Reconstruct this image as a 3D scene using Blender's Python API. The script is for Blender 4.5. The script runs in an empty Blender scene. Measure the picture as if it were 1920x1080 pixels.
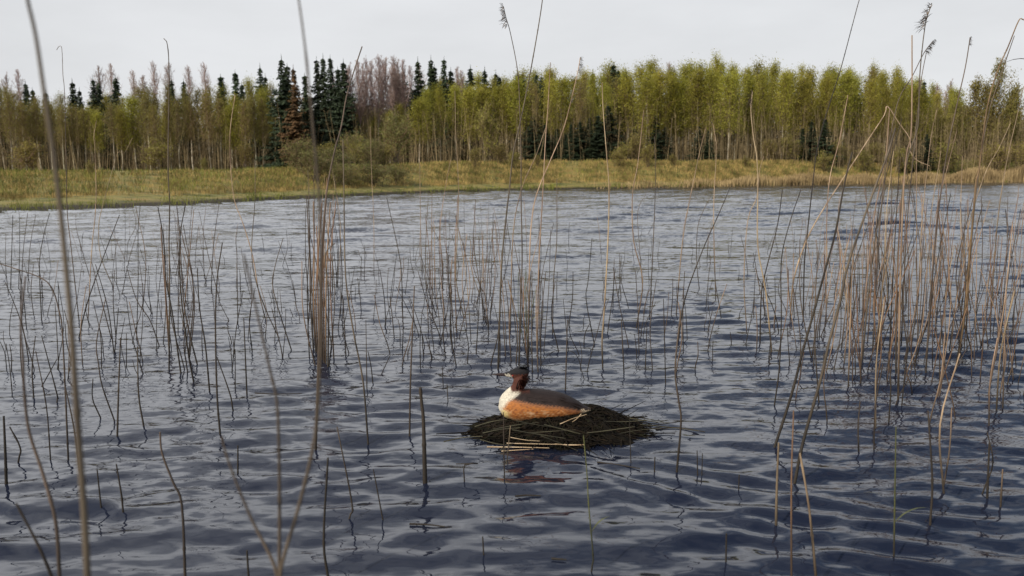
import bpy, math, random
import numpy as np
from mathutils import Matrix, Vector

R = math.radians
random.seed(11)
rng = np.random.default_rng(11)
sc = bpy.context.scene
COL = sc.collection

# ------------------------------------------------------------------ camera, sky, sun, exposure
FPX = 1600.0            # focal length in pixels of the 1920 px wide photograph
CAM_H = 1.11
PITCH = math.atan(208.0 / FPX)
ROLL = -math.atan(0.010)
cam_d = bpy.data.cameras.new('camera')
cam = bpy.data.objects.new('camera', cam_d)
COL.objects.link(cam)
cam_d.sensor_width = 36.0
cam_d.lens = 36.0 * FPX / 1920.0
cam_d.clip_start = 0.05
cam_d.clip_end = 4000.0
CR = Matrix.Rotation(math.pi / 2 - PITCH, 3, 'X') @ Matrix.Rotation(ROLL, 3, 'Z')
cam.matrix_world = Matrix.Translation((0, 0, CAM_H)) @ CR.to_4x4()
cam_d.dof.use_dof = True
cam_d.dof.focus_distance = 4.5
cam_d.dof.aperture_fstop = 4.8
sc.camera = cam

SUN_EL, SUN_AZ = 33.0, 222.0     # azimuth measured clockwise from +Y (the way the camera looks)
world = bpy.data.worlds.new('World')
sc.world = world
world.use_nodes = True
nt = world.node_tree
nt.nodes.clear()
w_out = nt.nodes.new('ShaderNodeOutputWorld')
w_bg = nt.nodes.new('ShaderNodeBackground')
w_bg.inputs['Strength'].default_value = 0.10
sky = nt.nodes.new('ShaderNodeTexSky')
sky.sky_type = 'NISHITA'
sky.sun_disc = False
sky.sun_elevation = R(SUN_EL)
sky.sun_rotation = R(SUN_AZ)
sky.altitude = 60.0
sky.air_density = 1.2
sky.dust_density = 1.5
sky.ozone_density = 1.5
tc = nt.nodes.new('ShaderNodeTexCoord')
sep = nt.nodes.new('ShaderNodeSeparateXYZ')
nt.links.new(tc.outputs['Generated'], sep.inputs[0])
mapn = nt.nodes.new('ShaderNodeMapping')
mapn.inputs['Scale'].default_value = (1.0, 1.0, 3.2)
nt.links.new(tc.outputs['Generated'], mapn.inputs[0])
cl = nt.nodes.new('ShaderNodeTexNoise')
cl.inputs['Scale'].default_value = 2.1
cl.inputs['Detail'].default_value = 6.0
cl.inputs['Roughness'].default_value = 0.55
nt.links.new(mapn.outputs[0], cl.inputs['Vector'])
# thin cloud sheet: thick towards the horizon, torn open higher up
elev = nt.nodes.new('ShaderNodeMapRange')
elev.inputs['From Min'].default_value = 0.32
elev.inputs['From Max'].default_value = 0.60
elev.inputs['To Min'].default_value = 0.95
elev.inputs['To Max'].default_value = 0.22
nt.links.new(sep.outputs['Z'], elev.inputs['Value'])
nz = nt.nodes.new('ShaderNodeMapRange')
nz.inputs['From Min'].default_value = 0.35
nz.inputs['From Max'].default_value = 0.65
nz.inputs['To Min'].default_value = -0.26
nz.inputs['To Max'].default_value = 0.26
nt.links.new(cl.outputs['Fac'], nz.inputs['Value'])
side = nt.nodes.new('ShaderNodeMapRange')     # the sheet is thicker to the left
side.inputs['From Min'].default_value = -0.6
side.inputs['From Max'].default_value = 0.6
side.inputs['To Min'].default_value = 0.42
side.inputs['To Max'].default_value = -0.40
nt.links.new(sep.outputs['X'], side.inputs['Value'])
hi = nt.nodes.new('ShaderNodeMapRange')
hi.inputs['From Min'].default_value = 0.20
hi.inputs['From Max'].default_value = 0.45
nt.links.new(sep.outputs['Z'], hi.inputs['Value'])
ad1 = nt.nodes.new('ShaderNodeMath'); ad1.operation = 'ADD'
nt.links.new(nz.outputs[0], ad1.inputs[0]); nt.links.new(side.outputs[0], ad1.inputs[1])
mu1 = nt.nodes.new('ShaderNodeMath'); mu1.operation = 'MULTIPLY'
nt.links.new(ad1.outputs[0], mu1.inputs[0]); nt.links.new(hi.outputs[0], mu1.inputs[1])
ad2 = nt.nodes.new('ShaderNodeMath'); ad2.operation = 'ADD'; ad2.use_clamp = True
nt.links.new(elev.outputs[0], ad2.inputs[0]); nt.links.new(mu1.outputs[0], ad2.inputs[1])
w_mix = nt.nodes.new('ShaderNodeMixRGB')
w_mix.inputs[2].default_value = (7.45, 7.5, 7.7, 1)
nt.links.new(ad2.outputs[0], w_mix.inputs[0])
nt.links.new(sky.outputs[0], w_mix.inputs[1])
gl = nt.nodes.new('ShaderNodeMapRange')          # cloud glow added above the view, strongest at left, to brighten the water
gl.inputs['From Min'].default_value = 0.195
gl.inputs['From Max'].default_value = 0.31
gl.inputs['To Max'].default_value = 1.2
nt.links.new(sep.outputs['Z'], gl.inputs['Value'])
gs = nt.nodes.new('ShaderNodeMapRange')
gs.inputs['From Min'].default_value = 0.7
gs.inputs['From Max'].default_value = -0.4
gs.inputs['To Min'].default_value = 0.55
nt.links.new(sep.outputs['X'], gs.inputs['Value'])
gm_ = nt.nodes.new('ShaderNodeMath'); gm_.operation = 'MULTIPLY'
nt.links.new(gl.outputs[0], gm_.inputs[0]); nt.links.new(gs.outputs[0], gm_.inputs[1])
gp = nt.nodes.new('ShaderNodeMath'); gp.operation = 'ADD'; gp.inputs[1].default_value = 1.0
nt.links.new(gm_.outputs[0], gp.inputs[0])
gn = nt.nodes.new('ShaderNodeMapRange'); gn.inputs['From Min'].default_value = 0.3; gn.inputs['From Max'].default_value = 0.7
gn.inputs['To Min'].default_value = 0.89; gn.inputs['To Max'].default_value = 1.08
nt.links.new(cl.outputs['Fac'], gn.inputs['Value'])
gp2 = nt.nodes.new('ShaderNodeMath'); gp2.operation = 'MULTIPLY'
nt.links.new(gp.outputs[0], gp2.inputs[0]); nt.links.new(gn.outputs[0], gp2.inputs[1])
gp = gp2
gv = nt.nodes.new('ShaderNodeVectorMath'); gv.operation = 'SCALE'
gv.inputs[0].default_value = (7.75, 7.85, 8.05)
nt.links.new(gp.outputs[0], gv.inputs['Scale'])
nt.links.new(gv.outputs[0], w_mix.inputs[2])
nt.links.new(w_mix.outputs[0], w_bg.inputs['Color'])
nt.links.new(w_bg.outputs[0], w_out.inputs['Surface'])

sun_d = bpy.data.lights.new('sun', 'SUN')
sun_d.energy = 3.6
sun_d.angle = R(0.6)
sun_d.color = (1.0, 0.93, 0.82)
sun = bpy.data.objects.new('sun', sun_d)
COL.objects.link(sun)
sdir = Vector((math.sin(R(SUN_AZ)) * math.cos(R(SUN_EL)), math.cos(R(SUN_AZ)) * math.cos(R(SUN_EL)), math.sin(R(SUN_EL))))
sun.rotation_euler = sdir.to_track_quat('Z', 'Y').to_euler()
sun.location = (-8, -10, 12)

sc.view_settings.view_transform = 'Standard'
sc.view_settings.look = 'None'
sc.view_settings.exposure = 0.0
sc.view_settings.gamma = 1.0
sc.cycles.max_bounces = 6
sc.cycles.use_denoising = True

# ------------------------------------------------------------------ helpers
def ray(px, py):
    return CR @ Vector(((px - 960.0) / FPX, -(py - 540.0) / FPX, -1.0))

def on_water(px, py):
    d = ray(px, py)
    t = -CAM_H / d.z
    return Vector((d.x * t, d.y * t, 0.0))

def at_depth(px, py, y):
    d = ray(px, py)
    t = y / d.y
    return Vector((d.x * t, y, CAM_H + d.z * t))

def tag(o, label=None, cat=None, group=None, kind=None):
    if label: o['label'] = label
    if cat: o['category'] = cat
    if group: o['group'] = group
    if kind: o['kind'] = kind
    return o

def link_mesh(name, me, mats, parent=None, smooth=False):
    o = bpy.data.objects.new(name, me)
    COL.objects.link(o)
    for m in (mats if isinstance(mats, (list, tuple)) else [mats]):
        me.materials.append(m)
    if smooth:
        me.polygons.foreach_set('use_smooth', np.ones(len(me.polygons), dtype=bool))
    if parent is not None:
        o.parent = parent
    return o

def empty(name, loc=(0, 0, 0), rz=0.0):
    o = bpy.data.objects.new(name, None)
    o.empty_display_size = 0.1
    COL.objects.link(o)
    o.location = loc
    o.rotation_euler = (0, 0, rz)
    return o

class MB:
    """collects tubes and loose polygons as arrays, then makes one mesh"""
    def __init__(self):
        self.v, self.f, self.m, self.n = [], [], [], 0
    def add(self, verts, faces, mat=0):
        verts = np.asarray(verts, dtype=np.float64).reshape(-1, 3)
        faces = np.asarray(faces, dtype=np.int64)
        self.v.append(verts)
        self.f.append(faces + self.n)
        self.m.append(np.full(len(faces), mat))
        self.n += len(verts)
    def tube(self, pts, rad, seg=6, mat=0, cap=True):
        pts = np.asarray(pts, dtype=float)
        n = len(pts)
        rad = np.broadcast_to(np.asarray(rad, dtype=float), (n,))
        tan = np.gradient(pts, axis=0)
        tan /= np.linalg.norm(tan, axis=1, keepdims=True) + 1e-12
        ref = np.array([1.0, 0, 0]) if abs(tan[0][0]) < 0.8 else np.array([0, 1.0, 0])
        a = np.cross(tan, ref); a /= np.linalg.norm(a, axis=1, keepdims=True) + 1e-12
        b = np.cross(tan, a)
        th = np.arange(seg) * 2 * math.pi / seg
        ring = (pts[:, None, :] + rad[:, None, None] * (a[:, None, :] * np.cos(th)[None, :, None] + b[:, None, :] * np.sin(th)[None, :, None]))
        i = np.arange(n - 1)[:, None] * seg
        j = np.arange(seg)[None, :]
        k = (np.arange(seg)[None, :] + 1) % seg
        q = np.stack([i + j, i + k, i + seg + k, i + seg + j], axis=-1).reshape(-1, 4)
        V = ring.reshape(-1, 3)
        self.add(V, q, mat)
        if cap and seg == 4:
            self.add(ring[-1], [[0, 1, 2, 3]], mat)
        elif cap and seg == 6:
            self.add(ring[-1], [[0, 1, 2, 3], [0, 3, 4, 5]], mat)
    def quads(self, centers, u, v, mat=0):
        c = np.asarray(centers); 
        V = np.stack([c - u - v, c + u - v, c + u + v, c - u + v], axis=1).reshape(-1, 3)
        F = np.arange(len(c) * 4).reshape(-1, 4)
        self.add(V, F, mat)
    def mesh(self, name):
        V = np.concatenate(self.v); F = np.concatenate(self.f); M = np.concatenate(self.m)
        me = bpy.data.meshes.new(name)
        me.vertices.add(len(V)); me.vertices.foreach_set('co', V.ravel())
        me.loops.add(F.size); me.loops.foreach_set('vertex_index', F.ravel().astype(np.int32))
        me.polygons.add(len(F))
        me.polygons.foreach_set('loop_start', (np.arange(len(F)) * 4).astype(np.int32))
        me.polygons.foreach_set('material_index', M.astype(np.int32))
        me.update(calc_edges=True)
        me.validate()
        return me

def rand_unit(n):
    v = rng.normal(size=(n, 3))
    return v / np.linalg.norm(v, axis=1, keepdims=True)

def leaf_frames(n, size, flat=0.0):
    d = rand_unit(n)
    d[:, 2] += flat
    d /= np.linalg.norm(d, axis=1, keepdims=True)
    e = np.cross(d, rand_unit(n)); e /= np.linalg.norm(e, axis=1, keepdims=True) + 1e-9
    s = size * rng.uniform(0.6, 1.3, size=(n, 1))
    return d * s, e * s * 0.55

def catmull(pts, per=4):
    P = [np.array(p, dtype=float) for p in pts]
    if len(P) == 2:
        return np.array([P[0] + (P[1] - P[0]) * t for t in np.linspace(0, 1, per + 1)])
    P = [2 * P[0] - P[1]] + P + [2 * P[-1] - P[-2]]
    out = []
    for i in range(1, len(P) - 2):
        p0, p1, p2, p3 = P[i - 1], P[i], P[i + 1], P[i + 2]
        for k in range(per):
            t = k / per
            out.append(0.5 * ((2 * p1) + (-p0 + p2) * t + (2 * p0 - 5 * p1 + 4 * p2 - p3) * t * t + (-p0 + 3 * p1 - 3 * p2 + p3) * t ** 3))
    out.append(P[-2])
    return np.array(out)

# ------------------------------------------------------------------ materials
def mat(name, c1, c2, scale=8.0, rough=0.8, detail=4.0, stretch=(1, 1, 1), coord='Object', rand=0.0, lo=0.35, hi=0.65,
        transl=0.0, bump=0.0, spec=0.3, c3=None):
    m = bpy.data.materials.new(name)
    m.use_nodes = True
    t = m.node_tree; N = t.nodes; L = t.links
    b = N['Principled BSDF']
    b.inputs['Roughness'].default_value = rough
    b.inputs['Specular IOR Level'].default_value = spec
    co = N.new('ShaderNodeTexCoord')
    mp = N.new('ShaderNodeMapping'); mp.inputs['Scale'].default_value = stretch
    if coord == 'World':
        g = N.new('ShaderNodeNewGeometry'); L.new(g.outputs['Position'], mp.inputs[0])
    else:
        L.new(co.outputs[coord], mp.inputs[0])
    no = N.new('ShaderNodeTexNoise'); no.inputs['Scale'].default_value = scale; no.inputs['Detail'].default_value = detail
    L.new(mp.outputs[0], no.inputs['Vector'])
    cr = N.new('ShaderNodeValToRGB')
    cr.color_ramp.elements[0].position = lo; cr.color_ramp.elements[0].color = (*c1, 1)
    cr.color_ramp.elements[1].position = hi; cr.color_ramp.elements[1].color = (*c2, 1)
    if c3:
        e = cr.color_ramp.elements.new((lo + hi) / 2); e.color = (*c3, 1)
    L.new(no.outputs['Fac'], cr.inputs[0])
    colour = cr.outputs[0]
    if rand:
        oi = N.new('ShaderNodeObjectInfo')
        mr = N.new('ShaderNodeMapRange'); mr.inputs['To Min'].default_value = 1 - rand; mr.inputs['To Max'].default_value = 1 + rand
        L.new(oi.outputs['Random'], mr.inputs['Value'])
        hs = N.new('ShaderNodeHueSaturation')
        L.new(mr.outputs[0], hs.inputs['Value']); L.new(colour, hs.inputs['Color'])
        mr2 = N.new('ShaderNodeMapRange'); mr2.inputs['To Min'].default_value = 0.5 - 0.015 * min(1, rand * 3); mr2.inputs['To Max'].default_value = 0.5 + 0.02 * min(1, rand * 3)
        ml = N.new('ShaderNodeMath'); ml.operation = 'FRACT'
        m10 = N.new('ShaderNodeMath'); m10.operation = 'MULTIPLY'; m10.inputs[1].default_value = 7.31
        L.new(oi.outputs['Random'], m10.inputs[0]); L.new(m10.outputs[0], ml.inputs[0]); L.new(ml.outputs[0], mr2.inputs['Value'])
        L.new(mr2.outputs[0], hs.inputs['Hue'])
        colour = hs.outputs[0]
    L.new(colour, b.inputs['Base Color'])
    if bump:
        bn = N.new('ShaderNodeBump'); bn.inputs['Strength'].default_value = 1.0; bn.inputs['Distance'].default_value = bump
        L.new(no.outputs['Fac'], bn.inputs['Height']); L.new(bn.outputs[0], b.inputs['Normal'])
    if transl:
        tr = N.new('ShaderNodeBsdfTranslucent'); L.new(colour, tr.inputs['Color'])
        mx = N.new('ShaderNodeMixShader'); mx.inputs[0].default_value = transl
        L.new(b.outputs[0], mx.inputs[1]); L.new(tr.outputs[0], mx.inputs[2])
        L.new(mx.outputs[0], N['Material Output'].inputs['Surface'])
    return m

M = {}
M['birch_bark'] = mat('birch_bark', (0.14, 0.11, 0.075), (0.50, 0.44, 0.32), 1.6, 0.85, stretch=(2, 2, 0.6), rand=0.25)
M['twig'] = mat('birch_twigs', (0.13, 0.09, 0.05), (0.22, 0.15, 0.08), 2.0, 0.9, rand=0.2)
M['bare_twig'] = mat('bare_twigs', (0.22, 0.145, 0.125), (0.40, 0.29, 0.25), 1.5, 0.9, rand=0.15)
M['birch_leaf'] = mat('young_birch_leaves', (0.22, 0.205, 0.026), (0.40, 0.36, 0.055), 1.2, 0.6, rand=0.2, transl=0.4)
M['olive_leaf'] = mat('budding_olive_leaves', (0.15, 0.125, 0.03), (0.27, 0.23, 0.055), 1.2, 0.7, rand=0.2, transl=0.35)
M['grey_leaf'] = mat('grey_green_leaves', (0.095, 0.10, 0.028), (0.20, 0.19, 0.055), 1.4, 0.7, rand=0.15, transl=0.2)
M['spruce'] = mat('spruce_needles', (0.013, 0.021, 0.010), (0.040, 0.056, 0.023), 1.5, 0.75, rand=0.3)
M['rust_needle'] = mat('rusty_needles', (0.05, 0.028, 0.012), (0.11, 0.055, 0.022), 1.5, 0.8, rand=0.2)
M['dark_bark'] = mat('dark_bark', (0.03, 0.022, 0.016), (0.085, 0.065, 0.045), 3, 0.9, rand=0.2)
M['bank'] = mat('bank_turf', (0.075, 0.075, 0.018), (0.25, 0.165, 0.05), 0.6, 0.95, detail=10, stretch=(1, 1.6, 1), coord='World', bump=0.05, c3=(0.20, 0.17, 0.045))
M['dry_grass'] = mat('dry_grass_blades', (0.095, 0.07, 0.020), (0.43, 0.30, 0.105), 0.8, 0.9, coord='World', detail=6)
M['green_grass'] = mat('green_grass_blades', (0.06, 0.075, 0.016), (0.20, 0.205, 0.036), 0.45, 0.9, coord='World', detail=6)
M['fringe'] = mat('dry_fringe_reed', (0.19, 0.13, 0.06), (0.40, 0.29, 0.14), 0.6, 0.9, coord='World', detail=6)
M['under'] = mat('undergrowth_stems', (0.13, 0.095, 0.05), (0.28, 0.21, 0.11), 0.7, 0.9, coord='World', detail=6)
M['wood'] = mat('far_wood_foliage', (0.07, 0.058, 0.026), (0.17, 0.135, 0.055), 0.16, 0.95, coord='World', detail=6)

def muddy_foot(m):
    t = m.node_tree; N = t.nodes; L = t.links; b = N['Principled BSDF']
    src = b.inputs['Base Color'].links[0].from_socket
    g = N.new('ShaderNodeNewGeometry'); sp = N.new('ShaderNodeSeparateXYZ'); L.new(g.outputs['Position'], sp.inputs[0])
    mr = N.new('ShaderNodeMapRange'); mr.inputs['From Min'].default_value = 0.12; mr.inputs['From Max'].default_value = 0.24
    mr.inputs['To Min'].default_value = 1.0; mr.inputs['To Max'].default_value = 0.0; L.new(sp.outputs['Z'], mr.inputs['Value'])
    mx = N.new('ShaderNodeMixRGB'); mx.inputs[2].default_value = (0.035, 0.026, 0.014, 1)
    L.new(mr.outputs[0], mx.inputs[0]); L.new(src, mx.inputs[1]); L.new(mx.outputs[0], b.inputs['Base Color'])
muddy_foot(M['bank'])

def reed_mat(name, c1, c2, wet):
    """dry stem: streaked along its length, stained dark where it stands in the water"""
    m = mat(name, c1, c2, 30.0, 0.7, stretch=(1, 1, 0.12), coord='World', rand=0.22)
    t = m.node_tree; N = t.nodes; L = t.links
    b = N['Principled BSDF']
    src = b.inputs['Base Color'].links[0].from_socket
    g = N.new('ShaderNodeNewGeometry'); sp = N.new('ShaderNodeSeparateXYZ'); L.new(g.outputs['Position'], sp.inputs[0])
    no = N.new('ShaderNodeTexNoise'); no.inputs['Scale'].default_value = 3.0; L.new(g.outputs['Position'], no.inputs['Vector'])
    sb = N.new('ShaderNodeMath'); sb.operation = 'MULTIPLY_ADD'; sb.inputs[1].default_value = 0.5; 
    L.new(no.outputs['Fac'], sb.inputs[0]); L.new(sp.outputs['Z'], sb.inputs[2])
    mr = N.new('ShaderNodeMapRange'); mr.inputs['From Min'].default_value = 0.25; mr.inputs['From Max'].default_value = 0.25 + wet
    mr.inputs['To Min'].default_value = 0.95; mr.inputs['To Max'].default_value = 0.0
    L.new(sb.outputs[0], mr.inputs['Value'])
    mx = N.new('ShaderNodeMixRGB'); mx.inputs[2].default_value = (0.022, 0.017, 0.012, 1)
    L.new(mr.outputs[0], mx.inputs[0]); L.new(src, mx.inputs[1]); L.new(mx.outputs[0], b.inputs['Base Color'])
    return m

M['reed_pale'] = reed_mat('pale_reed_stem', (0.19, 0.125, 0.078), (0.42, 0.295, 0.185), 0.4)
M['reed_grey'] = reed_mat('weathered_reed_stem', (0.060, 0.044, 0.032), (0.155, 0.113, 0.078), 0.6)
M['reed_dark'] = reed_mat('dark_reed_stem', (0.02, 0.015, 0.011), (0.06, 0.045, 0.03), 0.5)
M['reed_rust'] = reed_mat('orange_brown_reed_stem', (0.12, 0.068, 0.038), (0.27, 0.16, 0.085), 0.4)
M['reed_brown'] = reed_mat('brown_near_reed_stem', (0.042, 0.031, 0.022), (0.115, 0.086, 0.058), 0.4)
M['reed_green'] = reed_mat('green_reed_shoot', (0.045, 0.05, 0.018), (0.105, 0.105, 0.036), 0.2)
M['plume'] = mat('reed_plume', (0.14, 0.10, 0.075), (0.30, 0.23, 0.17), 60, 0.9, rand=0.15)
M['leaf_dry'] = mat('dry_reed_leaf', (0.26, 0.17, 0.08), (0.50, 0.37, 0.20), 20, 0.8, rand=0.15)

# ------------------------------------------------------------------ water
def make_water():
    r = np.concatenate([[0.25, 0.6, 0.9], np.geomspace(1.15, 45, 640), np.arange(45.27, 98, 0.28), np.geomspace(99, 900, 25)])
    fine = np.linspace(-R(50), R(50), 420)
    coarse = np.linspace(R(50), R(310), 60)[1:-1]
    th = np.concatenate([fine, coarse])
    T, Rr = np.meshgrid(th, r)
    X = Rr * np.sin(T); Y = Rr * np.cos(T)
    Z = np.zeros_like(X)
    lr = np.random.default_rng(5)
    dr = np.gradient(r)[:, None]
    cell = np.maximum(dr, Rr * np.where(np.abs(T) < R(50.5), fine[1] - fine[0], 0.08))
    # gusty patches: waves are livelier to the right and farther out, calmer close by
    patch = 0.75 + 0.35 * np.sin(X * 0.9 + 0.5 * Y + 1) * np.sin(Y * 0.7 - X * 0.25) + 0.25 * np.sin(X * 2.1 - Y * 1.3 + 2)
    for k in range(150):
        far = k >= 110                             # longer wind waves, all there is to see of the open water
        lam = lr.uniform(0.85, 1.9) if far else 0.05 * (0.75 / 0.05) ** lr.random()
        a = R(-95) + lr.normal() * R(16 if far else 22)          # running mostly towards the camera, a little sideways
        kx, ky = math.cos(a) * 2 * math.pi / lam, math.sin(a) * 2 * math.pi / lam
        amp = 0.0150 * lam * (2.35 if 0.09 < lam < 0.32 else (1.6 if lam < 0.2 else 0.6)) / (2 * math.pi)
        w = np.clip((lam / cell - 2.5) / 3, 0, 1)
        if far:
            w = w * np.clip((Rr - 7) / 12, 0, 1) * 3.0
        else:
            near = np.clip((Rr - 1.8) / 4.0, 0, 1)
            w = w * ((0.55 + 0.70 * near) if lam < 0.3 else (0.75 + 0.3 * near))
        Z += amp * w * patch * np.sin(kx * X + ky * Y + lr.random() * 6.28 + 0.6 * np.sin(0.7 * X + 1.1 * Y + k))
    # rings spreading from the nest
    nx, ny = 0.16, 3.45
    d = np.hypot(X - nx, Y - ny)
    Z += 0.0035 * np.sin(d * 2 * math.pi / 0.42 + 0.7 * np.sin(np.arctan2(Y - ny, X - nx) * 3)) * np.exp(-((d - 0.9) / 0.8) ** 2)
    # a low wake running off to the right of the nest
    wx = [on_water(px, py) for px, py in ((1060, 868), (1180, 905), (1340, 940), (1540, 975), (1760, 1000), (1950, 1005))]
    yc = np.interp(X, [p.x for p in wx], [p.y for p in wx])
    for off, am in ((0.0, 0.0048), (0.30, 0.0030), (-0.26, 0.0022)):
        dd = Y - yc - off - 0.02 * np.sin(X * 7 + off * 9)
        Z += am * np.cos(dd * 2 * math.pi / 0.15) * np.exp(-(dd / 0.10) ** 2) * np.clip((X - 0.15) / 0.25, 0, 1) * np.clip((3.0 - X) / 1.0, 0, 1)
    Z *= np.clip((105 - Rr) / 10, 0, 1)
    nR, nT = X.shape
    V = np.stack([X, Y, Z], -1).reshape(-1, 3)
    i = np.arange(nR - 1)[:, None] * nT; j = np.arange(nT)[None, :]; k2 = (j + 1) % nT
    F = np.stack([i + j, i + nT + j, i + nT + k2, i + k2], -1).reshape(-1, 4)
    mb = MB(); mb.add(V, F)
    me = mb.mesh('lake_water')
    m = bpy.data.materials.new('lake_water'); m.use_nodes = True
    t = m.node_tree; N = t.nodes; L = t.links
    b = N['Principled BSDF']
    b.inputs['Base Color'].default_value = (0.011, 0.014, 0.026, 1)
    b.inputs['Roughness'].default_value = 0.045
    b.inputs['IOR'].default_value = 1.333
    b.inputs['Specular IOR Level'].default_value = 0.5
    g = N.new('ShaderNodeNewGeometry')
    def noise(scale, sx, sy, rot, detail, dist=0.0):
        mp = N.new('ShaderNodeMapping'); mp.inputs['Scale'].default_value = (sx, sy, 1); mp.inputs['Rotation'].default_value = (0, 0, rot)
        L.new(g.outputs['Position'], mp.inputs[0])
        n = N.new('ShaderNodeTexNoise'); n.inputs['Scale'].default_value = scale; n.inputs['Detail'].default_value = detail
        n.inputs['Distortion'].default_value = dist
        L.new(mp.outputs[0], n.inputs['Vector'])
        return n.outputs['Fac']
    big = noise(0.55, 1, 1.6, 0.2, 3)
    gate = N.new('ShaderNodeMapRange'); gate.inputs['From Min'].default_value = 0.35; gate.inputs['From Max'].default_value = 0.62
    gate.inputs['To Min'].default_value = 0.35; gate.inputs['To Max'].default_value = 1.0
    L.new(big, gate.inputs['Value'])
    def slope(scale, rot, detail):
        mp = N.new('ShaderNodeMapping'); mp.inputs['Scale'].default_value = (0.38, 1.0, 1); mp.inputs['Rotation'].default_value = (0, 0, rot)
        L.new(g.outputs['Position'], mp.inputs[0])
        n = N.new('ShaderNodeTexNoise'); n.inputs['Scale'].default_value = scale; n.inputs['Detail'].default_value = detail; n.inputs['Distortion'].default_value = 0.3
        L.new(mp.outputs[0], n.inputs['Vector'])
        v = N.new('ShaderNodeVectorMath'); v.operation = 'SUBTRACT'; v.inputs[1].default_value = (0.5, 0.5, 0.5)
        L.new(n.outputs['Color'], v.inputs[0])
        return v.outputs[0]
    # small ripples as a field of slopes, so that they stay as steep far away as close by
    dist = N.new('ShaderNodeVectorMath'); dist.operation = 'LENGTH'; L.new(g.outputs['Position'], dist.inputs[0])
    dmr = N.new('ShaderNodeMapRange'); dmr.inputs['From Min'].default_value = 2.0; dmr.inputs['From Max'].default_value = 26.0
    dmr.inputs['To Min'].default_value = 0.36; dmr.inputs['To Max'].default_value = 0.55     # the sheltered water inside the reeds is smoother
    L.new(dist.outputs['Value'], dmr.inputs['Value'])
    gm = N.new('ShaderNodeMath'); gm.operation = 'MULTIPLY'; L.new(dmr.outputs[0], gm.inputs[0]); L.new(gate.outputs[0], gm.inputs[1])
    va = N.new('ShaderNodeVectorMath'); va.operation = 'ADD'; L.new(slope(13.0, 0.1, 2), va.inputs[0]); L.new(slope(36.0, -0.15, 1), va.inputs[1])
    vs = N.new('ShaderNodeVectorMath'); vs.operation = 'SCALE'; L.new(va.outputs[0], vs.inputs[0]); L.new(gm.outputs[0], vs.inputs['Scale'])
    vm = N.new('ShaderNodeVectorMath'); vm.operation = 'MULTIPLY'; vm.inputs[1].default_value = (0.7, 1.0, 0.0); L.new(vs.outputs[0], vm.inputs[0])
    # wind ripples lean: their steep faces look down the wind, towards -Y
    vb = N.new('ShaderNodeVectorMath'); vb.operation = 'ADD'; vb.inputs[1].default_value = (0.0, -0.045, 0.0); L.new(vm.outputs[0], vb.inputs[0])
    vn = N.new('ShaderNodeVectorMath'); vn.operation = 'ADD'; L.new(g.outputs['Normal'], vn.inputs[0]); L.new(vb.outputs[0], vn.inputs[1])
    vz = N.new('ShaderNodeVectorMath'); vz.operation = 'NORMALIZE'; L.new(vn.outputs[0], vz.inputs[0])
    L.new(vz.outputs[0], b.inputs['Normal'])
    o = link_mesh('lake_water', me, m, smooth=True)
    tag(o, kind='structure')
make_water()

# ------------------------------------------------------------------ far bank (terrain)
SHORE_PX = [(-1500, 470), (-600, 425), (0, 398), (210, 390), (420, 381), (640, 369), (800, 362), (960, 357), (1280, 352), (1600, 345.5), (1920, 341), (2600, 334), (3600, 326)]
CREST_PX = [(-1500, 340), (-600, 324), (0, 319), (430, 317), (640, 309), (860, 301), (1150, 298), (1300, 300), (1500, 298), (1920, 297), (2600, 292), (3600, 284)]
def horizon(px):
    return 332.0 - 0.010 * (px - 960.0)
su, sd = [], []
for px, py in SHORE_PX:
    p = on_water(px, py)
    if p.y < 0 or p.y > 200: p = Vector(((px - 960) / FPX * 125, 125, 0))
    su.append(p.x / p.y); sd.append(p.y)
def shore_depth(u):
    return np.interp(u, su, sd)
cu = [(px - 960) / FPX for px, _ in CREST_PX]
ch = [horizon(px) - py - 5 for px, py in CREST_PX]
def crest(u):
    s = shore_depth(u)
    w = 15.0 + np.interp(s, [30, 60, 95], [9, 4, -2])
    D = s + w
    return D, CAM_H + np.interp(u, cu, ch) * D / FPX
def ground(x, y):
    u = x / y
    s = shore_depth(u)
    cD, cz = crest(u)
    v = np.asarray(y - s)
    f = np.clip(v / (cD - s), 0, 1)
    prof = np.interp(f, [0, 0.03, 0.22, 0.35, 0.62, 0.85, 1.0], [0, 0.07, 0.16, 0.27, 0.72, 0.95, 1.0])
    z = np.where(v < 0, v * 0.12, cz * prof + np.clip(y - cD, 0, 60) * 0.012)
    return z
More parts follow.
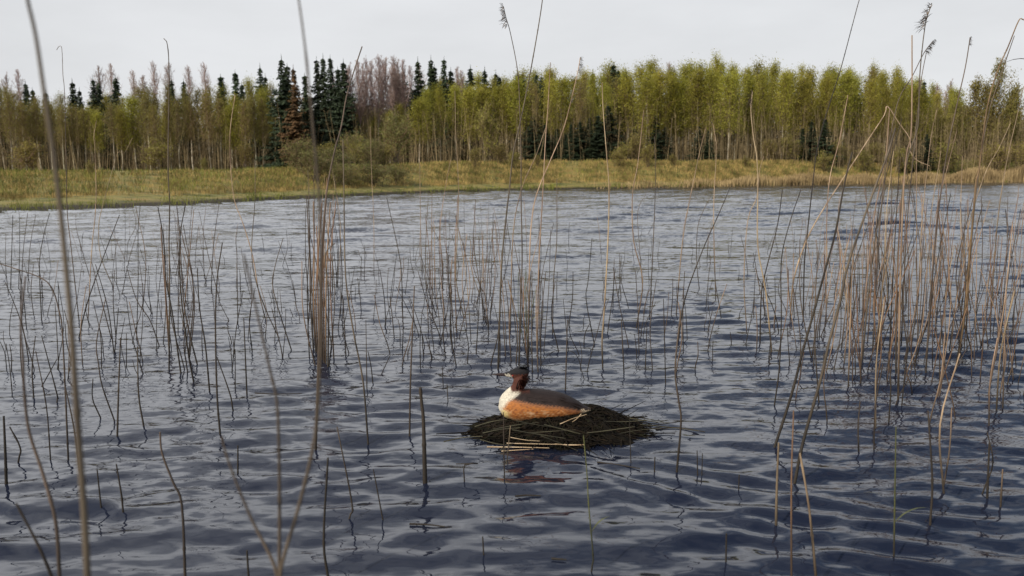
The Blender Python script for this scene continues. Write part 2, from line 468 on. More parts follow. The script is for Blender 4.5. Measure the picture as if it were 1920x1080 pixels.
def make_bank():
    us = np.linspace(-1.75, 1.75, 420)
    fr = np.concatenate([np.linspace(-0.5, 0, 4)[:-1], np.linspace(0, 1.0, 60), np.linspace(1.03, 1.6, 20)])
    U, Fv = np.meshgrid(us, fr)
    S = shore_depth(U); C, _ = crest(U)
    Y = S + (C - S) * Fv
    far = np.array([[150.0], [220.0], [400.0], [1200.0]]) * np.ones_like(us)[None, :]
    Y = np.concatenate([Y, far]); U = np.concatenate([U, np.tile(us, (4, 1))])
    X = U * Y
    Z = ground(X, Y)
    bumpy = (np.sin(X * 0.9 + Y) * np.sin(Y * 1.3 - X * 0.4) + 0.6 * np.sin(X * 2.3 + 1) * np.sin(Y * 2.9)) * 0.05
    S2 = shore_depth(U)
    Z = Z + bumpy * np.clip((Y - S2) / 4, 0, 1) + np.clip((Y - S2 + 0.4) / 0.5, 0, 1) * 0.04
    nV, nU = X.shape
    V = np.stack([X, Y, Z], -1).reshape(-1, 3)
    i = np.arange(nV - 1)[:, None] * nU; j = np.arange(nU - 1)[None, :]
    F = np.stack([i + j, i + j + 1, i + nU + j + 1, i + nU + j], -1).reshape(-1, 4)
    mb = MB(); mb.add(V, F)
    tag(link_mesh('far_bank', mb.mesh('far_bank'), M['bank'], smooth=True), kind='structure')
make_bank()

def blades(name, n, ufn, ffn, h, w, material, label, cat, lean=0.25):
    u = ufn(n); f = ffn(n)
    s = shore_depth(u); c, _ = crest(u)
    y = s + (c - s) * f; x = u * y
    z = ground(x, y) + 0.0
    hh = h(u, f) * rng.uniform(0.5, 1.2, n)
    ang = rng.uniform(0, 2 * math.pi, n)
    ww = w * rng.uniform(0.6, 1.4, n) * (y / 70.0)
    du = np.stack([np.cos(ang) * ww, np.sin(ang) * ww, np.zeros(n)], -1)
    top = np.stack([rng.normal(size=n) * lean * hh, rng.normal(size=n) * lean * hh, hh], -1)
    base = np.stack([x, y, z - 0.05], -1)
    V = np.stack([base - du, base + du, base + top + du * 0.35, base + top - du * 0.35], 1).reshape(-1, 3)
    mb = MB(); mb.add(V, np.arange(4 * n).reshape(-1, 4))
    return tag(link_mesh(name, mb.mesh(name), material), label, cat, kind='stuff')

def clumpy(n, a, b, k=0.4):
    u = rng.uniform(a, b, n * 3)
    keep = (np.sin(u * 61) + np.sin(u * 143 + 1) + np.sin(u * 23 + 2)) > rng.uniform(-3, 3 * k + 1.2, n * 3)
    u = u[keep]
    return u[:n] if len(u) >= n else np.concatenate([u, rng.uniform(a, b, n - len(u))])

blades('dry_grass', 70000, lambda n: clumpy(n, -0.72, 0.45), lambda n: rng.uniform(0.24, 0.90, n), lambda u, f: np.full(len(u), 0.42) * np.interp(shore_depth(u), [30, 80], [0.6, 1]),
       0.017, M['dry_grass'], 'tall dry yellow grass covering the slope of the far bank', 'grass', 0.22)
blades('green_grass', 75000, lambda n: clumpy(n, -0.75, 0.75, 0.8), lambda n: np.where(rng.random(n) < 0.35, np.where(rng.random(n) < 0.15, rng.uniform(-0.02, 0.04, n), rng.uniform(0.03, 0.3, n)), rng.uniform(0.3, 1.5, n)), lambda u, f: np.where(f < 0.045, 0.30 * np.abs(np.sin(u * 90) * np.sin(u * 37)) + 0.06, 0.0) + np.where(f < 0.3, 0.12, np.where(f > 0.9, 0.2, 0.38)),
       0.022, M['green_grass'], 'short green grass along the foot and top of the far bank', 'grass', 0.35)
blades('reed_fringe', 17000, lambda n: 0.74 - 0.66 * rng.beta(1.1, 2.0, n), lambda n: np.abs(rng.normal(size=n)) * 0.10 - 0.02, lambda u, f: np.interp(u, [0.05, 0.2, 0.4, 0.6], [0.45, 0.7, 1.0, 1.5]) * (0.75 + 0.35 * np.sin(u * 60) * np.sin(u * 37 + 1)),
       0.03, M['fringe'], 'dense tan fringe of dry reeds along the far waterline at right', 'reeds', 0.10)

# ------------------------------------------------------------------ trees of the far wood
def branch_pts(p0, d, length, n=5, up=0.25, wob=0.12):
    pts = [np.array(p0)]
    d = np.array(d, dtype=float)
    for k in range(n):
        d = d + np.array([0, 0, up / n]) + rng.normal(size=3) * wob
        d /= np.linalg.norm(d)
        pts.append(pts[-1] + d * length / n)
    return np.array(pts)

def broadleaf_meshes(H, crown_lo, spread, n_br, n_leaf, leaf_mat, twig_mat, bark, leaf=0.12, twigs=7, multi=1, steep=1.1, trunk_r=0.10):
    tb, cb = MB(), MB()
    tips = []
    for s in range(multi):
        off = np.array([rng.normal() * 0.3, rng.normal() * 0.3, 0]) if multi > 1 else np.zeros(3)
        lean = rng.normal(size=2) * (0.02 if multi == 1 else 0.16)
        hs = H * (1.0 if s == 0 else rng.uniform(0.65, 0.95))
        zz = np.linspace(-0.4, hs, 12)
        wob = np.cumsum(rng.normal(size=(12, 2)) * 0.035 * (1 if multi == 1 else 2), axis=0)
        P = np.stack([off[0] + wob[:, 0] + lean[0] * zz, off[1] + wob[:, 1] + lean[1] * zz, zz], -1)
        rr = trunk_r * (1 - 0.93 * (zz + 0.4) / (hs + 0.4)) / (1 if multi == 1 else 1.5)
        tb.tube(P, rr, 6)
        for k in range(n_br // multi):
            t = crown_lo + (0.97 - crown_lo) * (k + rng.random()) / (n_br // multi)
            z = t * hs
            p = np.array([np.interp(z, zz, P[:, 0]), np.interp(z, zz, P[:, 1]), z])
            a = rng.uniform(0, 2 * math.pi)
            rel = (t - crown_lo) / (1 - crown_lo)
            ln = spread * (0.35 + 1.0 * math.sin(math.pi * min(1, 0.18 + rel * 0.75)) ** 1.0) * rng.uniform(0.6, 1.15) * (1.15 - 0.75 * rel)
            bp = branch_pts(p, (math.cos(a), math.sin(a), steep * rng.uniform(0.6, 1.5)), ln * 1.5, 5, 0.3)
            cb.tube(bp, np.linspace(trunk_r * 0.28, 0.008, len(bp)) , 3, 0, cap=False)
            for q in range(twigs):
                f = rng.uniform(0.3, 1.0)
                pp = np.array([np.interp(f * 5, np.arange(6), bp[:, c]) for c in range(3)])
                tw = branch_pts(pp, rng.normal(size=3) * 0.7 + (0, 0, 0.45), ln * rng.uniform(0.25, 0.55), 3, 0.15, 0.2)
                cb.tube(tw, np.linspace(0.017, 0.006, len(tw)), 3, 0, cap=False)
                tips.append(tw)
    if n_leaf:
        T = np.concatenate([t[1:] for t in tips])
        idx = rng.integers(0, len(T), n_leaf)
        c = T[idx] + rng.normal(size=(n_leaf, 3)) * (0.20 if H < 6 else 0.38)
        u, v = leaf_frames(n_leaf, leaf)
        cb.quads(c, u, v, 1)
    return tb.mesh('trunk'), cb.mesh('crown'), [bark], [twig_mat, leaf_mat]

def spruce_meshes(H, spread, needle, dens=1.0):
    tb, cb = MB(), MB()
    zz = np.linspace(-0.4, H, 10)
    tb.tube(np.stack([np.zeros(10), np.zeros(10), zz], -1), 0.16 * (1 - 0.95 * (zz + 0.4) / (H + 0.4)), 6)
    z = 0.6
    C, U, W = [], [], []
    while z < H - 0.15:
        rel = z / H
        L0 = spread * (1 - rel) ** 0.95 * (1.0 if rel > 0.15 else 0.85) + 0.10
        nb = int((5 + 5 * (1 - rel)) * dens)
        for b in range(nb):
            if rng.random() < 0.15: continue
            a = rng.uniform(0, 2 * math.pi)
            L = L0 * rng.uniform(0.35, 1.2) * (1 + 0.18 * math.sin(a + z * 0.9))
            d = np.array([math.cos(a), math.sin(a), 0]); side = np.array([-d[1], d[0], 0])
            droop = rng.uniform(0.15, 0.5) * (1.2 - rel)
            m = max(3, int(L / 0.17))
            for k in range(m):
                f = (k + 0.5) / m
                p = d * L * f + np.array([0, 0, z - droop * L * f + 0.30 * L * max(0, f - 0.55)])
                w = (0.10 + 0.20 * math.sin(math.pi * (0.15 + 0.8 * f))) * rng.uniform(0.7, 1.3)
                for sgn in (-1, 1):
                    C.append(p + side * sgn * w * 0.55 + np.array([0, 0, -0.06 - 0.08 * rng.random()]) + rng.normal(size=3) * 0.03)
                    uu = side * sgn * w * 0.6 + np.array([0, 0, -0.08 * rng.random() - 0.04]) + d * 0.05
                    vv = d * 0.085 + np.array([0, 0, -0.07 * rng.random()])
                    U.append(uu); W.append(vv)
        z += 0.17 + 0.14 * rng.random()
    cb.quads(np.array(C), np.array(U), np.array(W), 0)
    # leader shoot
    cb.tube([(0, 0, H - 0.5), (0, 0, H + 0.35)], [0.07, 0.012], 4, 0)
    return tb.mesh('trunk'), cb.mesh('crown'), [M['dark_bark']], [needle]

def proto(kind, i):
    if kind == 'birch':
        return broadleaf_meshes(12.0, 0.20 + 0.12 * rng.random(), 1.6, 66, 6500, M['birch_leaf'], M['twig'], M['birch_bark'], 0.056, 7, steep=2.2)
    if kind == 'olive_birch':
        return broadleaf_meshes(12.0, 0.30 + 0.12 * rng.random(), 1.45, 58, 2400, M['olive_leaf'], M['twig'], M['birch_bark'], 0.055, 10, steep=2.2)
    if kind == 'bare_birch':
        return broadleaf_meshes(12.0, 0.34, 1.5, 60, 0, M['olive_leaf'], M['bare_twig'], M['birch_bark'], 0.1, 14, steep=2.2)
    if kind == 'spruce':
        return spruce_meshes(12.0, 3.2 + 0.7 * rng.random(), M['spruce'], 1.25)
    if kind == 'rusty_spruce':
        return spruce_meshes(12.0, 2.8, M['rust_needle'])
    if kind == 'bush':
        return broadleaf_meshes(4.0, 0.06, 1.5, 60, 3200, M['grey_leaf'], M['twig'], M['dark_bark'], 0.05, 9, multi=6, steep=0.8, trunk_r=0.07)
    if kind == 'brown_bush':
        return broadleaf_meshes(4.0, 0.05, 1.2, 60, 1500, M['olive_leaf'], M['twig'], M['dark_bark'], 0.07, 10, multi=7, steep=1.3, trunk_r=0.06)
    if kind == 'willow':
        return broadleaf_meshes(12.0, 0.12, 2.3, 70, 6500, M['olive_leaf'], M['twig'], M['dark_bark'], 0.10, 9, multi=4, steep=1.1, trunk_r=0.14)

PROTO = {}
REFH = {'bush': 4.0, 'brown_bush': 4.0}
NVAR = {'birch': 7, 'olive_birch': 6, 'bare_birch': 4, 'spruce': 6, 'rusty_spruce': 1, 'bush': 3, 'brown_bush': 3, 'willow': 2}
NAME = {'birch': 'birch_tree', 'olive_birch': 'birch_tree', 'bare_birch': 'birch_tree', 'spruce': 'spruce_tree', 'rusty_spruce': 'spruce_tree', 'bush': 'bush', 'brown_bush': 'bush', 'willow': 'willow_tree'}
TREES = []
def plant(kind, px, top, D, wide=1.0, extra=None):
    """a tree whose tip shows at pixel (px, top) when it stands D metres out"""
    u = (px - 960) / FPX
    x = u * D
    g = float(ground(np.float64(x), np.float64(D)))
    H = at_depth(px, top, D).z - g
    TREES.append(dict(kind=kind, px=px, top=top, D=D, x=x, z=g, H=H, wide=wide, extra=extra))

def top_green(px):
    return np.interp(px, [690, 730, 780, 860, 930, 1050, 1180, 1300, 1450, 1600, 1690, 1740, 1790], [215, 196, 172, 152, 150, 146, 133, 127, 128, 132, 142, 168, 180])
def top_olive(px):
    return np.interp(px, [-60, 30, 100, 180, 260, 340, 400, 470, 540, 620], [150, 165, 190, 200, 185, 175, 168, 172, 178, 190])
# leafing birches, in rows
for row, (D0, n, dy) in enumerate([(103, 44, 14), (110, 40, 4), (118, 34, -4)]):
    for k in range(n):
        px = 700 + (1790 - 700) * (k + rng.uniform(0.1, 0.9)) / n
        plant('olive_birch' if rng.random() < 0.16 else 'birch', px, top_green(px) + dy + rng.normal() * 8, D0 + rng.uniform(-3.5, 3.5) + max(0, px - 1400) * 0.012, rng.uniform(0.65, 1.35))
for row, (D0, n, dy) in enumerate([(98, 34, 10), (106, 30, 0), (114, 22, -8)]):
    for k in range(n):
        px = -60 + (700 + 60) * (k + rng.uniform(0.1, 0.9)) / n
        if px > 535 and row == 0: continue
        plant('birch' if px > 180 and rng.random() < 0.38 else 'olive_birch', px, top_olive(px) + dy + rng.normal() * 10, D0 + rng.uniform(-2.5, 2.5), rng.uniform(0.75, 1.15))
for px, top in [(208, 122), (232, 118), (268, 132), (286, 140), (312, 116), (332, 120), (372, 124), (398, 118), (40, 138), (58, 130), (664, 128), (672, 120), (682, 112), (690, 118), (700, 108), (708, 114), (716, 104), (726, 112), (734, 108), (742, 116), (749, 106), (758, 114), (766, 112), (778, 124), (690, 150), (720, 150), (745, 150), (800, 122), (862, 124), (874, 132), (640, 140), (1255, 118), (1710, 150), (1742, 158), (1775, 150), (1760, 172)]:
    plant('bare_birch', px + rng.normal() * 2, top, (107 if 660 < px < 770 else 119) + rng.uniform(-3, 3), rng.uniform(0.8, 1.1))
for px, top in [(-12, 150), (2, 176), (72, 152), (84, 166), (108, 170), (158, 150), (170, 166), (196, 145), (206, 152), (238, 143), (340, 146), (362, 150), (430, 142), (457, 134), (468, 156), (503, 122), (512, 140), (543, 106), (553, 122), (584, 140), (607, 109), (619, 104), (632, 107), (656, 114), (645, 128), (754, 132), (765, 128), (792, 110), (816, 107), (822, 124), (840, 110), (852, 130), (888, 125), (914, 128), (934, 134), (940, 142), (974, 136), (984, 144), (1008, 136), (1018, 140), (1038, 142), (1112, 132), (1150, 120), (1158, 128), (1172, 132), (1720, 152)]:
    plant('spruce', px, top, (101 if 530 < px < 670 else 112) + rng.uniform(-3, 4), rng.uniform(0.75, 1.0))
for px, top in [(1004, 214), (1024, 232), (1046, 240), (1088, 226), (1106, 220), (1140, 196), (1228, 214), (1308, 236), (1326, 244), (1516, 226), (1540, 222), (1730, 250), (1700, 262), (1062, 250), (1072, 232), (1122, 214), (1500, 240), (1246, 236)]:
    plant('spruce', px, top, 99.5 + rng.uniform(-1, 1), rng.uniform(1.3, 1.8), 'low')
plant('rusty_spruce', 564, 124, 97, 0.9)
# nearer shrubs and trees on the bank
for px, top, D, w in [(566, 262, 64, 1.25), (598, 284, 60, 1.5), (632, 280, 63, 1.4), (664, 250, 74, 0.9), (700, 262, 70, 1.0), (650, 306, 60, 1.7), (704, 308, 63, 1.8), (748, 312, 66, 1.7)]:
    plant('bush', px, top, D, w)
plant('bush', 745, 214, 84, 0.8, 'tree')
for px, top, D, w in [(918, 196, 88, 0.55), (940, 270, 84, 1.2), (1165, 268, 96, 1.2), (1190, 252, 98, 1.2), (1440, 262, 98, 1.2), (1480, 250, 99, 1.2), (1570, 262, 99, 1.2), (1640, 268, 101, 1.3), (896, 276, 80, 0.9), (965, 284, 82, 1.0), (1010, 290, 84, 0.9), (1160, 280, 86, 1.2), (1212, 272, 87, 1.2), (1262, 288, 88, 1.0), (1395, 292, 92, 1.0), (1540, 284, 95, 1.2), (1620, 280, 97, 1.2), (1690, 276, 98, 1.2), (1770, 270, 99, 1.3), (1850, 268, 99, 1.3), (1910, 262, 99, 1.3), (390, 296, 60, 0.8), (180, 300, 52, 0.8), (680, 256, 72, 1.1), (620, 268, 66, 1.2), (725, 268, 74, 1.2), (470, 268, 92, 1.0), (60, 262, 84, 1.3), (300, 262, 90, 1.2)]:
    plant('brown_bush', px, top, D, w)
for px, top, D, w in [(1800, 172, 108, 0.7), (1836, 122, 106, 0.62), (1862, 118, 105, 0.6), (1890, 176, 107, 0.6), (1925, 218, 108, 0.8), (1760, 196, 108, 0.8), (1965, 230, 110, 0.9)]:
    plant('willow', px, top, D, w)

KIND_TXT = {'birch': ('green leafing birch', 'green leafing birches', 'birch'), 'olive_birch': ('brownish budding birch', 'brownish budding birches', 'birch'),
            'bare_birch': ('bare pinkish birch', 'bare pinkish birches', 'birch'), 'spruce': ('dark pointed spruce', 'dark pointed spruces', 'spruce'),
            'rusty_spruce': ('rust-brown spruce', 'rust-brown spruces', 'spruce'), 'bush': ('rounded grey-green bush', 'rounded grey-green bushes', 'bush'),
            'brown_bush': ('twiggy brown bush', 'twiggy brown bushes', 'bush'), 'willow': ('spreading olive-brown willow', 'spreading olive-brown willows', 'tree')}
ORD = ['leftmost', 'second from left', 'third from left', 'fourth from left', 'fifth from left', 'sixth from left', 'seventh from left', 'eighth from left', 'ninth from left', 'tenth from left',
       'eleventh from left', 'twelfth from left', 'thirteenth from left', 'fourteenth from left', 'fifteenth from left', 'sixteenth from left', 'seventeenth from left', 'eighteenth from left', 'nineteenth from left', 'twentieth from left'] 
def label_set(items, key, xpos, single, plural):
    """one label for each item; look-alikes in one place are told apart by their order from the left"""
    groups = {}
    for it in items:
        groups.setdefault(key(it), []).append(it)
    for k, g in groups.items():
        g.sort(key=xpos)
        for i, it in enumerate(g):
            if len(g) == 1:
                it['label'] = single(it)
            else:
                o = 'rightmost' if i == len(g) - 1 else ORD[i]
                it['label'] = o + ' of the ' + plural(it)
def tzone(t):
    px = t['px']
    if t['kind'] in ('birch', 'olive_birch'):
        row = 'front' if t['D'] < (102 if t['kind'] == 'olive_birch' else 106.5) else ('middle' if t['D'] < (110 if t['kind'] == 'olive_birch' else 114) else 'back')
        row += ' '
    else:
        row = ''
    z = [(110, 'at far left'), (330, 'above the left bank'), (545, 'left of tall spruces'), (690, 'around tall spruces'), (900, 'above the bushes'), (1060, 'behind tall reeds'),
         (1230, 'above low spruces'), (1400, 'right of centre'), (1560, 'above the tan fringe'), (1720, 'behind leaning reeds'), (9999, 'at far right')]
    zz = next(s for lim, s in z if px < lim)
    if t['kind'] == 'spruce':
        row = 'low ' if t['extra'] == 'low' else 'tall '
    return row, zz
def tsingle(t):
    row, zz = tzone(t)
    if t['extra'] == 'tree': return 'lone grey-green small tree with dark forked stems above the bank bushes'
    a = KIND_TXT[t['kind']][0]
    return (f"{row}{a} {zz} on the far bank" if t['kind'] == 'spruce' else f"{a} {('in ' + row.strip() + ' row ') if row else ''}{zz}, far bank")
def tplural(t):
    row, zz = tzone(t)
    a = KIND_TXT[t['kind']][1]
    return (f"{row}{a} {zz}" if t['kind'] == 'spruce' else f"{a} {('in ' + row.strip() + ' row ') if row else ''}{zz}")
label_set(TREES, lambda t: (t['kind'], t['extra'], tzone(t)), lambda t: t['px'], tsingle, tplural)
for t in TREES:
    k = t['kind']
    i = random.randrange(NVAR[k])
    if (k, i) not in PROTO:
        PROTO[(k, i)] = proto(k, i)
        tr, cr_, bm, cm = PROTO[(k, i)]
        for m in bm: tr.materials.append(m)
        for m in cm: cr_.materials.append(m)
    tr, cr_, _, _ = PROTO[(k, i)]
    e = empty(NAME[k], (t['x'], t['D'], t['z'] - 0.05), rng.uniform(0, 6.28))
    s = t['H'] / REFH.get(k, 12.0)
    w = t['wide'] * (s if k not in ('birch', 'olive_birch', 'bare_birch') else 0.5 + 0.5 * s)
    e.scale = (w, w, s)
    tag(e, t['label'], KIND_TXT[k][2], {'birch': 'leafing birches of the far wood', 'olive_birch': 'budding birches of the far wood', 'bare_birch': 'bare birches of the far wood', 'spruce': 'spruces of the far wood'}.get(k, 'bushes and small trees on the far bank'))
    for nm, me in (('trunk', tr), ('crown', cr_)):
        o = bpy.data.objects.new(nm, me); COL.objects.link(o); o.parent = e

# undergrowth and the depth of the wood behind
def undergrowth():
    mb = MB()
    n = 8000
    u = rng.uniform(-0.68, 0.68, n); y = rng.uniform(97, 122, n); x = u * y
    z = ground(x, y); h = rng.uniform(1.5, 7.5, n)
    ang = rng.uniform(0, 6.28, n); w = rng.uniform(0.012, 0.04, n)
    du = np.stack([np.cos(ang) * w, np.sin(ang) * w, 0 * w], -1)
    base = np.stack([x, y, z - 0.1], -1); top = np.stack([rng.normal(size=n) * 0.09 * h, rng.normal(size=n) * 0.09 * h, h], -1)
    V = np.stack([base - du, base + du, base + top + du * 0.3, base + top - du * 0.3], 1).reshape(-1, 3)
    mb.add(V, np.arange(4 * n).reshape(-1, 4))
    m = 60000                                   # side twigs
    idx = rng.integers(0, n, m); f = rng.uniform(0.15, 0.95, (m, 1))
    p = base[idx] + top[idx] * f
    d = np.stack([rng.normal(size=m) * 0.35, rng.normal(size=m) * 0.35, rng.uniform(0.1, 0.7, m)], -1)
    uu = rand_unit(m) * 0.014
    V = np.stack([p - uu, p + uu, p + d + uu * 0.4, p + d - uu * 0.4], 1).reshape(-1, 3)
    mb.add(V, np.arange(4 * m).reshape(-1, 4))
    tag(link_mesh('undergrowth', mb.mesh('undergrowth'), M['under']), 'brown leafless undergrowth filling the gaps between the birch trunks', 'undergrowth', kind='stuff')
    mb = MB(); n = 150000
    u = rng.uniform(-0.75, 0.75, n); y = rng.uniform(122, 150, n); x = u * y
    px = 960 + u * FPX
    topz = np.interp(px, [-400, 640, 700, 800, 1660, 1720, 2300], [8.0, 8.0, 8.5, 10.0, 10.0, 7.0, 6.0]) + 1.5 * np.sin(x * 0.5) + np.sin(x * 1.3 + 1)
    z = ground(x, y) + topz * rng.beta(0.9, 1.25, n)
    uu, vv = leaf_frames(n, 0.24)
    mb.quads(np.stack([x, y, z], -1), uu, vv)
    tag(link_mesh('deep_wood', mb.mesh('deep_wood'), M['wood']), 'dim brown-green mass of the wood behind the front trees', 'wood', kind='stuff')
undergrowth()

# ------------------------------------------------------------------ reeds
REEDS = []
def pts_to_world(px_pts, root_depth=None, lean=0.0):
    """photo points from tip to root -> world points from root to tip"""
    P = px_pts[::-1]
    if root_depth is None:
        base = on_water(*P[0]); y0 = base.y
    else:
        y0 = root_depth; base = at_depth(*P[0], y0)
    ztop = max(0.3, at_depth(*P[-1], y0).z)
    out = []
    for i, p in enumerate(P):
        w = at_depth(p[0], p[1], y0)
        yy = y0 * (1 + lean * max(0, w.z) / 2.0)
        out.append(np.array(at_depth(p[0], p[1], yy)))
    return out

def stem_mesh(W, r, seg=6, per=4, nodes=True):
    W = [np.array(p) for p in W]
    W = [W[0] + (W[0] - W[1]) / max(1e-6, np.linalg.norm(W[0] - W[1])) * 0.25 if W[0][2] < 0.05 else W[0]] + W
    c = catmull(W, per)
    L = np.concatenate([[0], np.cumsum(np.linalg.norm(np.diff(c, axis=0), axis=1))])
    rr = r * (1.0 - 0.55 * L / L[-1])
    if nodes:                                   # swollen joints along the stem
        pos, rad = [], []
        step = rng.uniform(0.14, 0.2)
        zs = np.unique(np.concatenate([L] + [[k * step - 0.008, k * step, k * step + 0.008] for k in range(1, int(L[-1] / step))]))
        c2 = np.stack([np.interp(zs, L, c[:, a]) for a in range(3)], -1)
        rr = np.interp(zs, L, rr)
        near = np.abs((zs + step / 2) % step - step / 2) < 0.003
        rr = rr * np.where(near & (zs > step * 0.5), 1.3, 1.0)
        c = c2
    mb = MB(); mb.tube(c, rr, seg)
    return mb.mesh('reed'), c

def leaf_strip(mb, p, d, length, width, droop=0.6, n=6, matid=0):
    pts = [np.array(p, dtype=float)]
    d = np.array(d, dtype=float); d /= np.linalg.norm(d)
    for k in range(n):
        d = d + np.array([0, 0, -droop / n]); d /= np.linalg.norm(d)
        pts.append(pts[-1] + d * length / n)
    pts = np.array(pts)
    side = np.cross(d, (0.1, 0.2, 1)); side /= np.linalg.norm(side) + 1e-9
    w = width * np.sin(np.linspace(0.35, math.pi * 0.98, n + 1))
    a = pts - side * w[:, None]; b = pts + side * w[:, None]
    V = np.concatenate([a, b]); m = n + 1
    F = [[i, i + 1, m + i + 1, m + i] for i in range(n)]
    mb.add(V, F, matid)

def plume_mesh(tip, d, size, side):
    """feathery drooping seed head"""
    mb = MB()
    d = np.array(d) / np.linalg.norm(d)
    for k in range(70):
        f = rng.random()
        p = np.array(tip) + d * size * (f * 1.0)
        q = np.array([side * rng.uniform(0.1, 0.7), rng.normal() * 0.35, 0]) + d * rng.uniform(0.2, 0.9) + np.array([0, 0, -0.25])
        leaf_strip(mb, p, q, size * rng.uniform(0.25, 0.5) * (1.1 - 0.6 * f), size * 0.016, 1.1, 4)
    return mb.mesh('plume')

def reed(px_pts, tone='grey', r=0.0032, depth=None, lean=0.0, plume=None, leaves=(), note=None, cat='reed', per=4, shape=None):
    W = pts_to_world(px_pts, depth, lean)
    if depth is None: r *= 1.6
    me, c = stem_mesh(W, r, 6 if r > 0.0028 else 5, per)
    o = link_mesh('reed', me, M['reed_' + tone], smooth=True)
    d = c[-1] - c[-4]
    if plume:
        d = d / np.linalg.norm(d)
        link_mesh('plume', plume_mesh(c[-1] - d * plume[0] * 0.9, d, plume[0], plume[1]), M['plume'], o)
    for (f, side, ln, wd) in leaves:
        i = min(len(c) - 2, int(f * len(c)))
        mb = MB(); leaf_strip(mb, c[i], (side, rng.normal() * 0.3, 0.9), ln, wd, 1.4)
        link_mesh('leaf', mb.mesh('leaf'), M['reed_green'] if tone == 'green' else M['leaf_dry'], o)
    root, tip = np.array(W[0]), np.array(W[-1])
    REEDS.append(dict(o=o, px=px_pts[-1][0], py=px_pts[-1][1], tx=px_pts[0][0], root=root, tip=tip, tone=tone, note=note, h=tip[2], dx=tip[0] - root[0],
                      plume=bool(plume), leaf=bool(leaves), cat=cat, shape=shape))
    return o

# --- the stems one can follow in the photograph (photo points, tip first, waterline last)
reed([(50, -30), (52, 0), (67, 67), (82, 167), (100, 290), (113, 392), (126, 525), (133, 600), (142, 740), (152, 880), (160, 1000), (166, 1130)], 'brown', 0.0034, 0.78, note='thick blurred grey-brown reed rising the full height near the left edge')
reed([(552, -40), (560, 0), (572, 90), (583, 200), (592, 300), (600, 400), (602, 550), (600, 680), (590, 820), (560, 950), (528, 1060), (522, 1130)], 'brown', 0.0024, 0.95, note='tall brown reed curving from the bottom forked stems to the top edge')
reed([(415, 818), (430, 870), (470, 970), (515, 1062), (524, 1130)], 'brown', 0.0024, 0.96, note='snapped slanting brown stem forming the left arm of the bottom fork')
reed([(457, 477), (478, 570), (493, 636), (507, 698), (519, 754), (523, 850), (524, 960), (523, 1130)], 'brown', 0.0026, 1.0, note='blurred grey reed standing upright in the middle of the bottom fork')
reed([(48, 518), (39, 607), (43, 673), (46, 740), (55, 810), (80, 887), (104, 976), (111, 1069), (114, 1120)], 'grey', 0.003, 1.25, note='wavy grey reed near the camera left of the thick blurred reed')
reed([(30, 943), (67, 1013), (89, 1061), (110, 1120)], 'dark', 0.003, 1.2, note='short dark stem slanting down into the bottom left corner')
reed([(0, 495), (26, 503), (89, 529), (111, 584), (118, 640), (128, 860)], 'grey', 0.0026, None, note='grey reed bent over sideways towards the left edge')
reed([(679, 87), (666, 126), (650, 180), (640, 237), (626, 289), (612, 365), (604, 470), (598, 640), (592, 845)], 'grey', 0.0032, note='tall grey reed leaning right out of the brown central-left bundle')
for dx, t in ((-18, 'grey'), (-12, 'rust'), (-8, 'rust'), (-4, 'rust'), (0, 'pale'), (3, 'rust'), (7, 'rust'), (11, 'rust'), (16, 'grey')):
    reed([(606 + dx * 1.6 + rng.normal() * 4, 390 + rng.uniform(-60, 110)), (602 + dx + rng.normal() * 2, 480), (600 + dx, 560), (602 + dx * 0.8, 672 + dx)], t, 0.0040)
reed([(106, 94), (111, 87), (116, 92), (118, 141), (121, 174), (124, 300), (126, 396), (133, 462), (148, 600)], 'grey', 0.0026, note='slender reed with a hooked tip against the sky at far left')
reed([(307, 72), (314, 85), (317, 144), (315, 311), (318, 381), (317, 451), (318, 547), (317, 692)], 'grey', 0.0030, note='slender reed with a curved tip reaching the sky at left')
reed([(181, 226), (176, 256), (178, 281), (180, 381), (172, 470), (165, 600)], 'pale', 0.0026)
reed([(248, 259), (233, 287), (222, 285), (213, 311), (193, 384), (185, 425), (189, 481), (213, 540)], 'pale', 0.0028, note='pale broken reed zigzagging against the left bank')
reed([(441, 178), (433, 230), (431, 267), (433, 322), (440, 377), (456, 420), (474, 481), (485, 547), (498, 600)], 'pale', 0.0028, leaves=[(0.62, -0.4, 0.22, 0.008)], note='pale reed with a ragged hanging leaf left of centre')
reed([(478, 300), (478, 377), (472, 481), (490, 560), (524, 636)], 'grey', 0.0026)
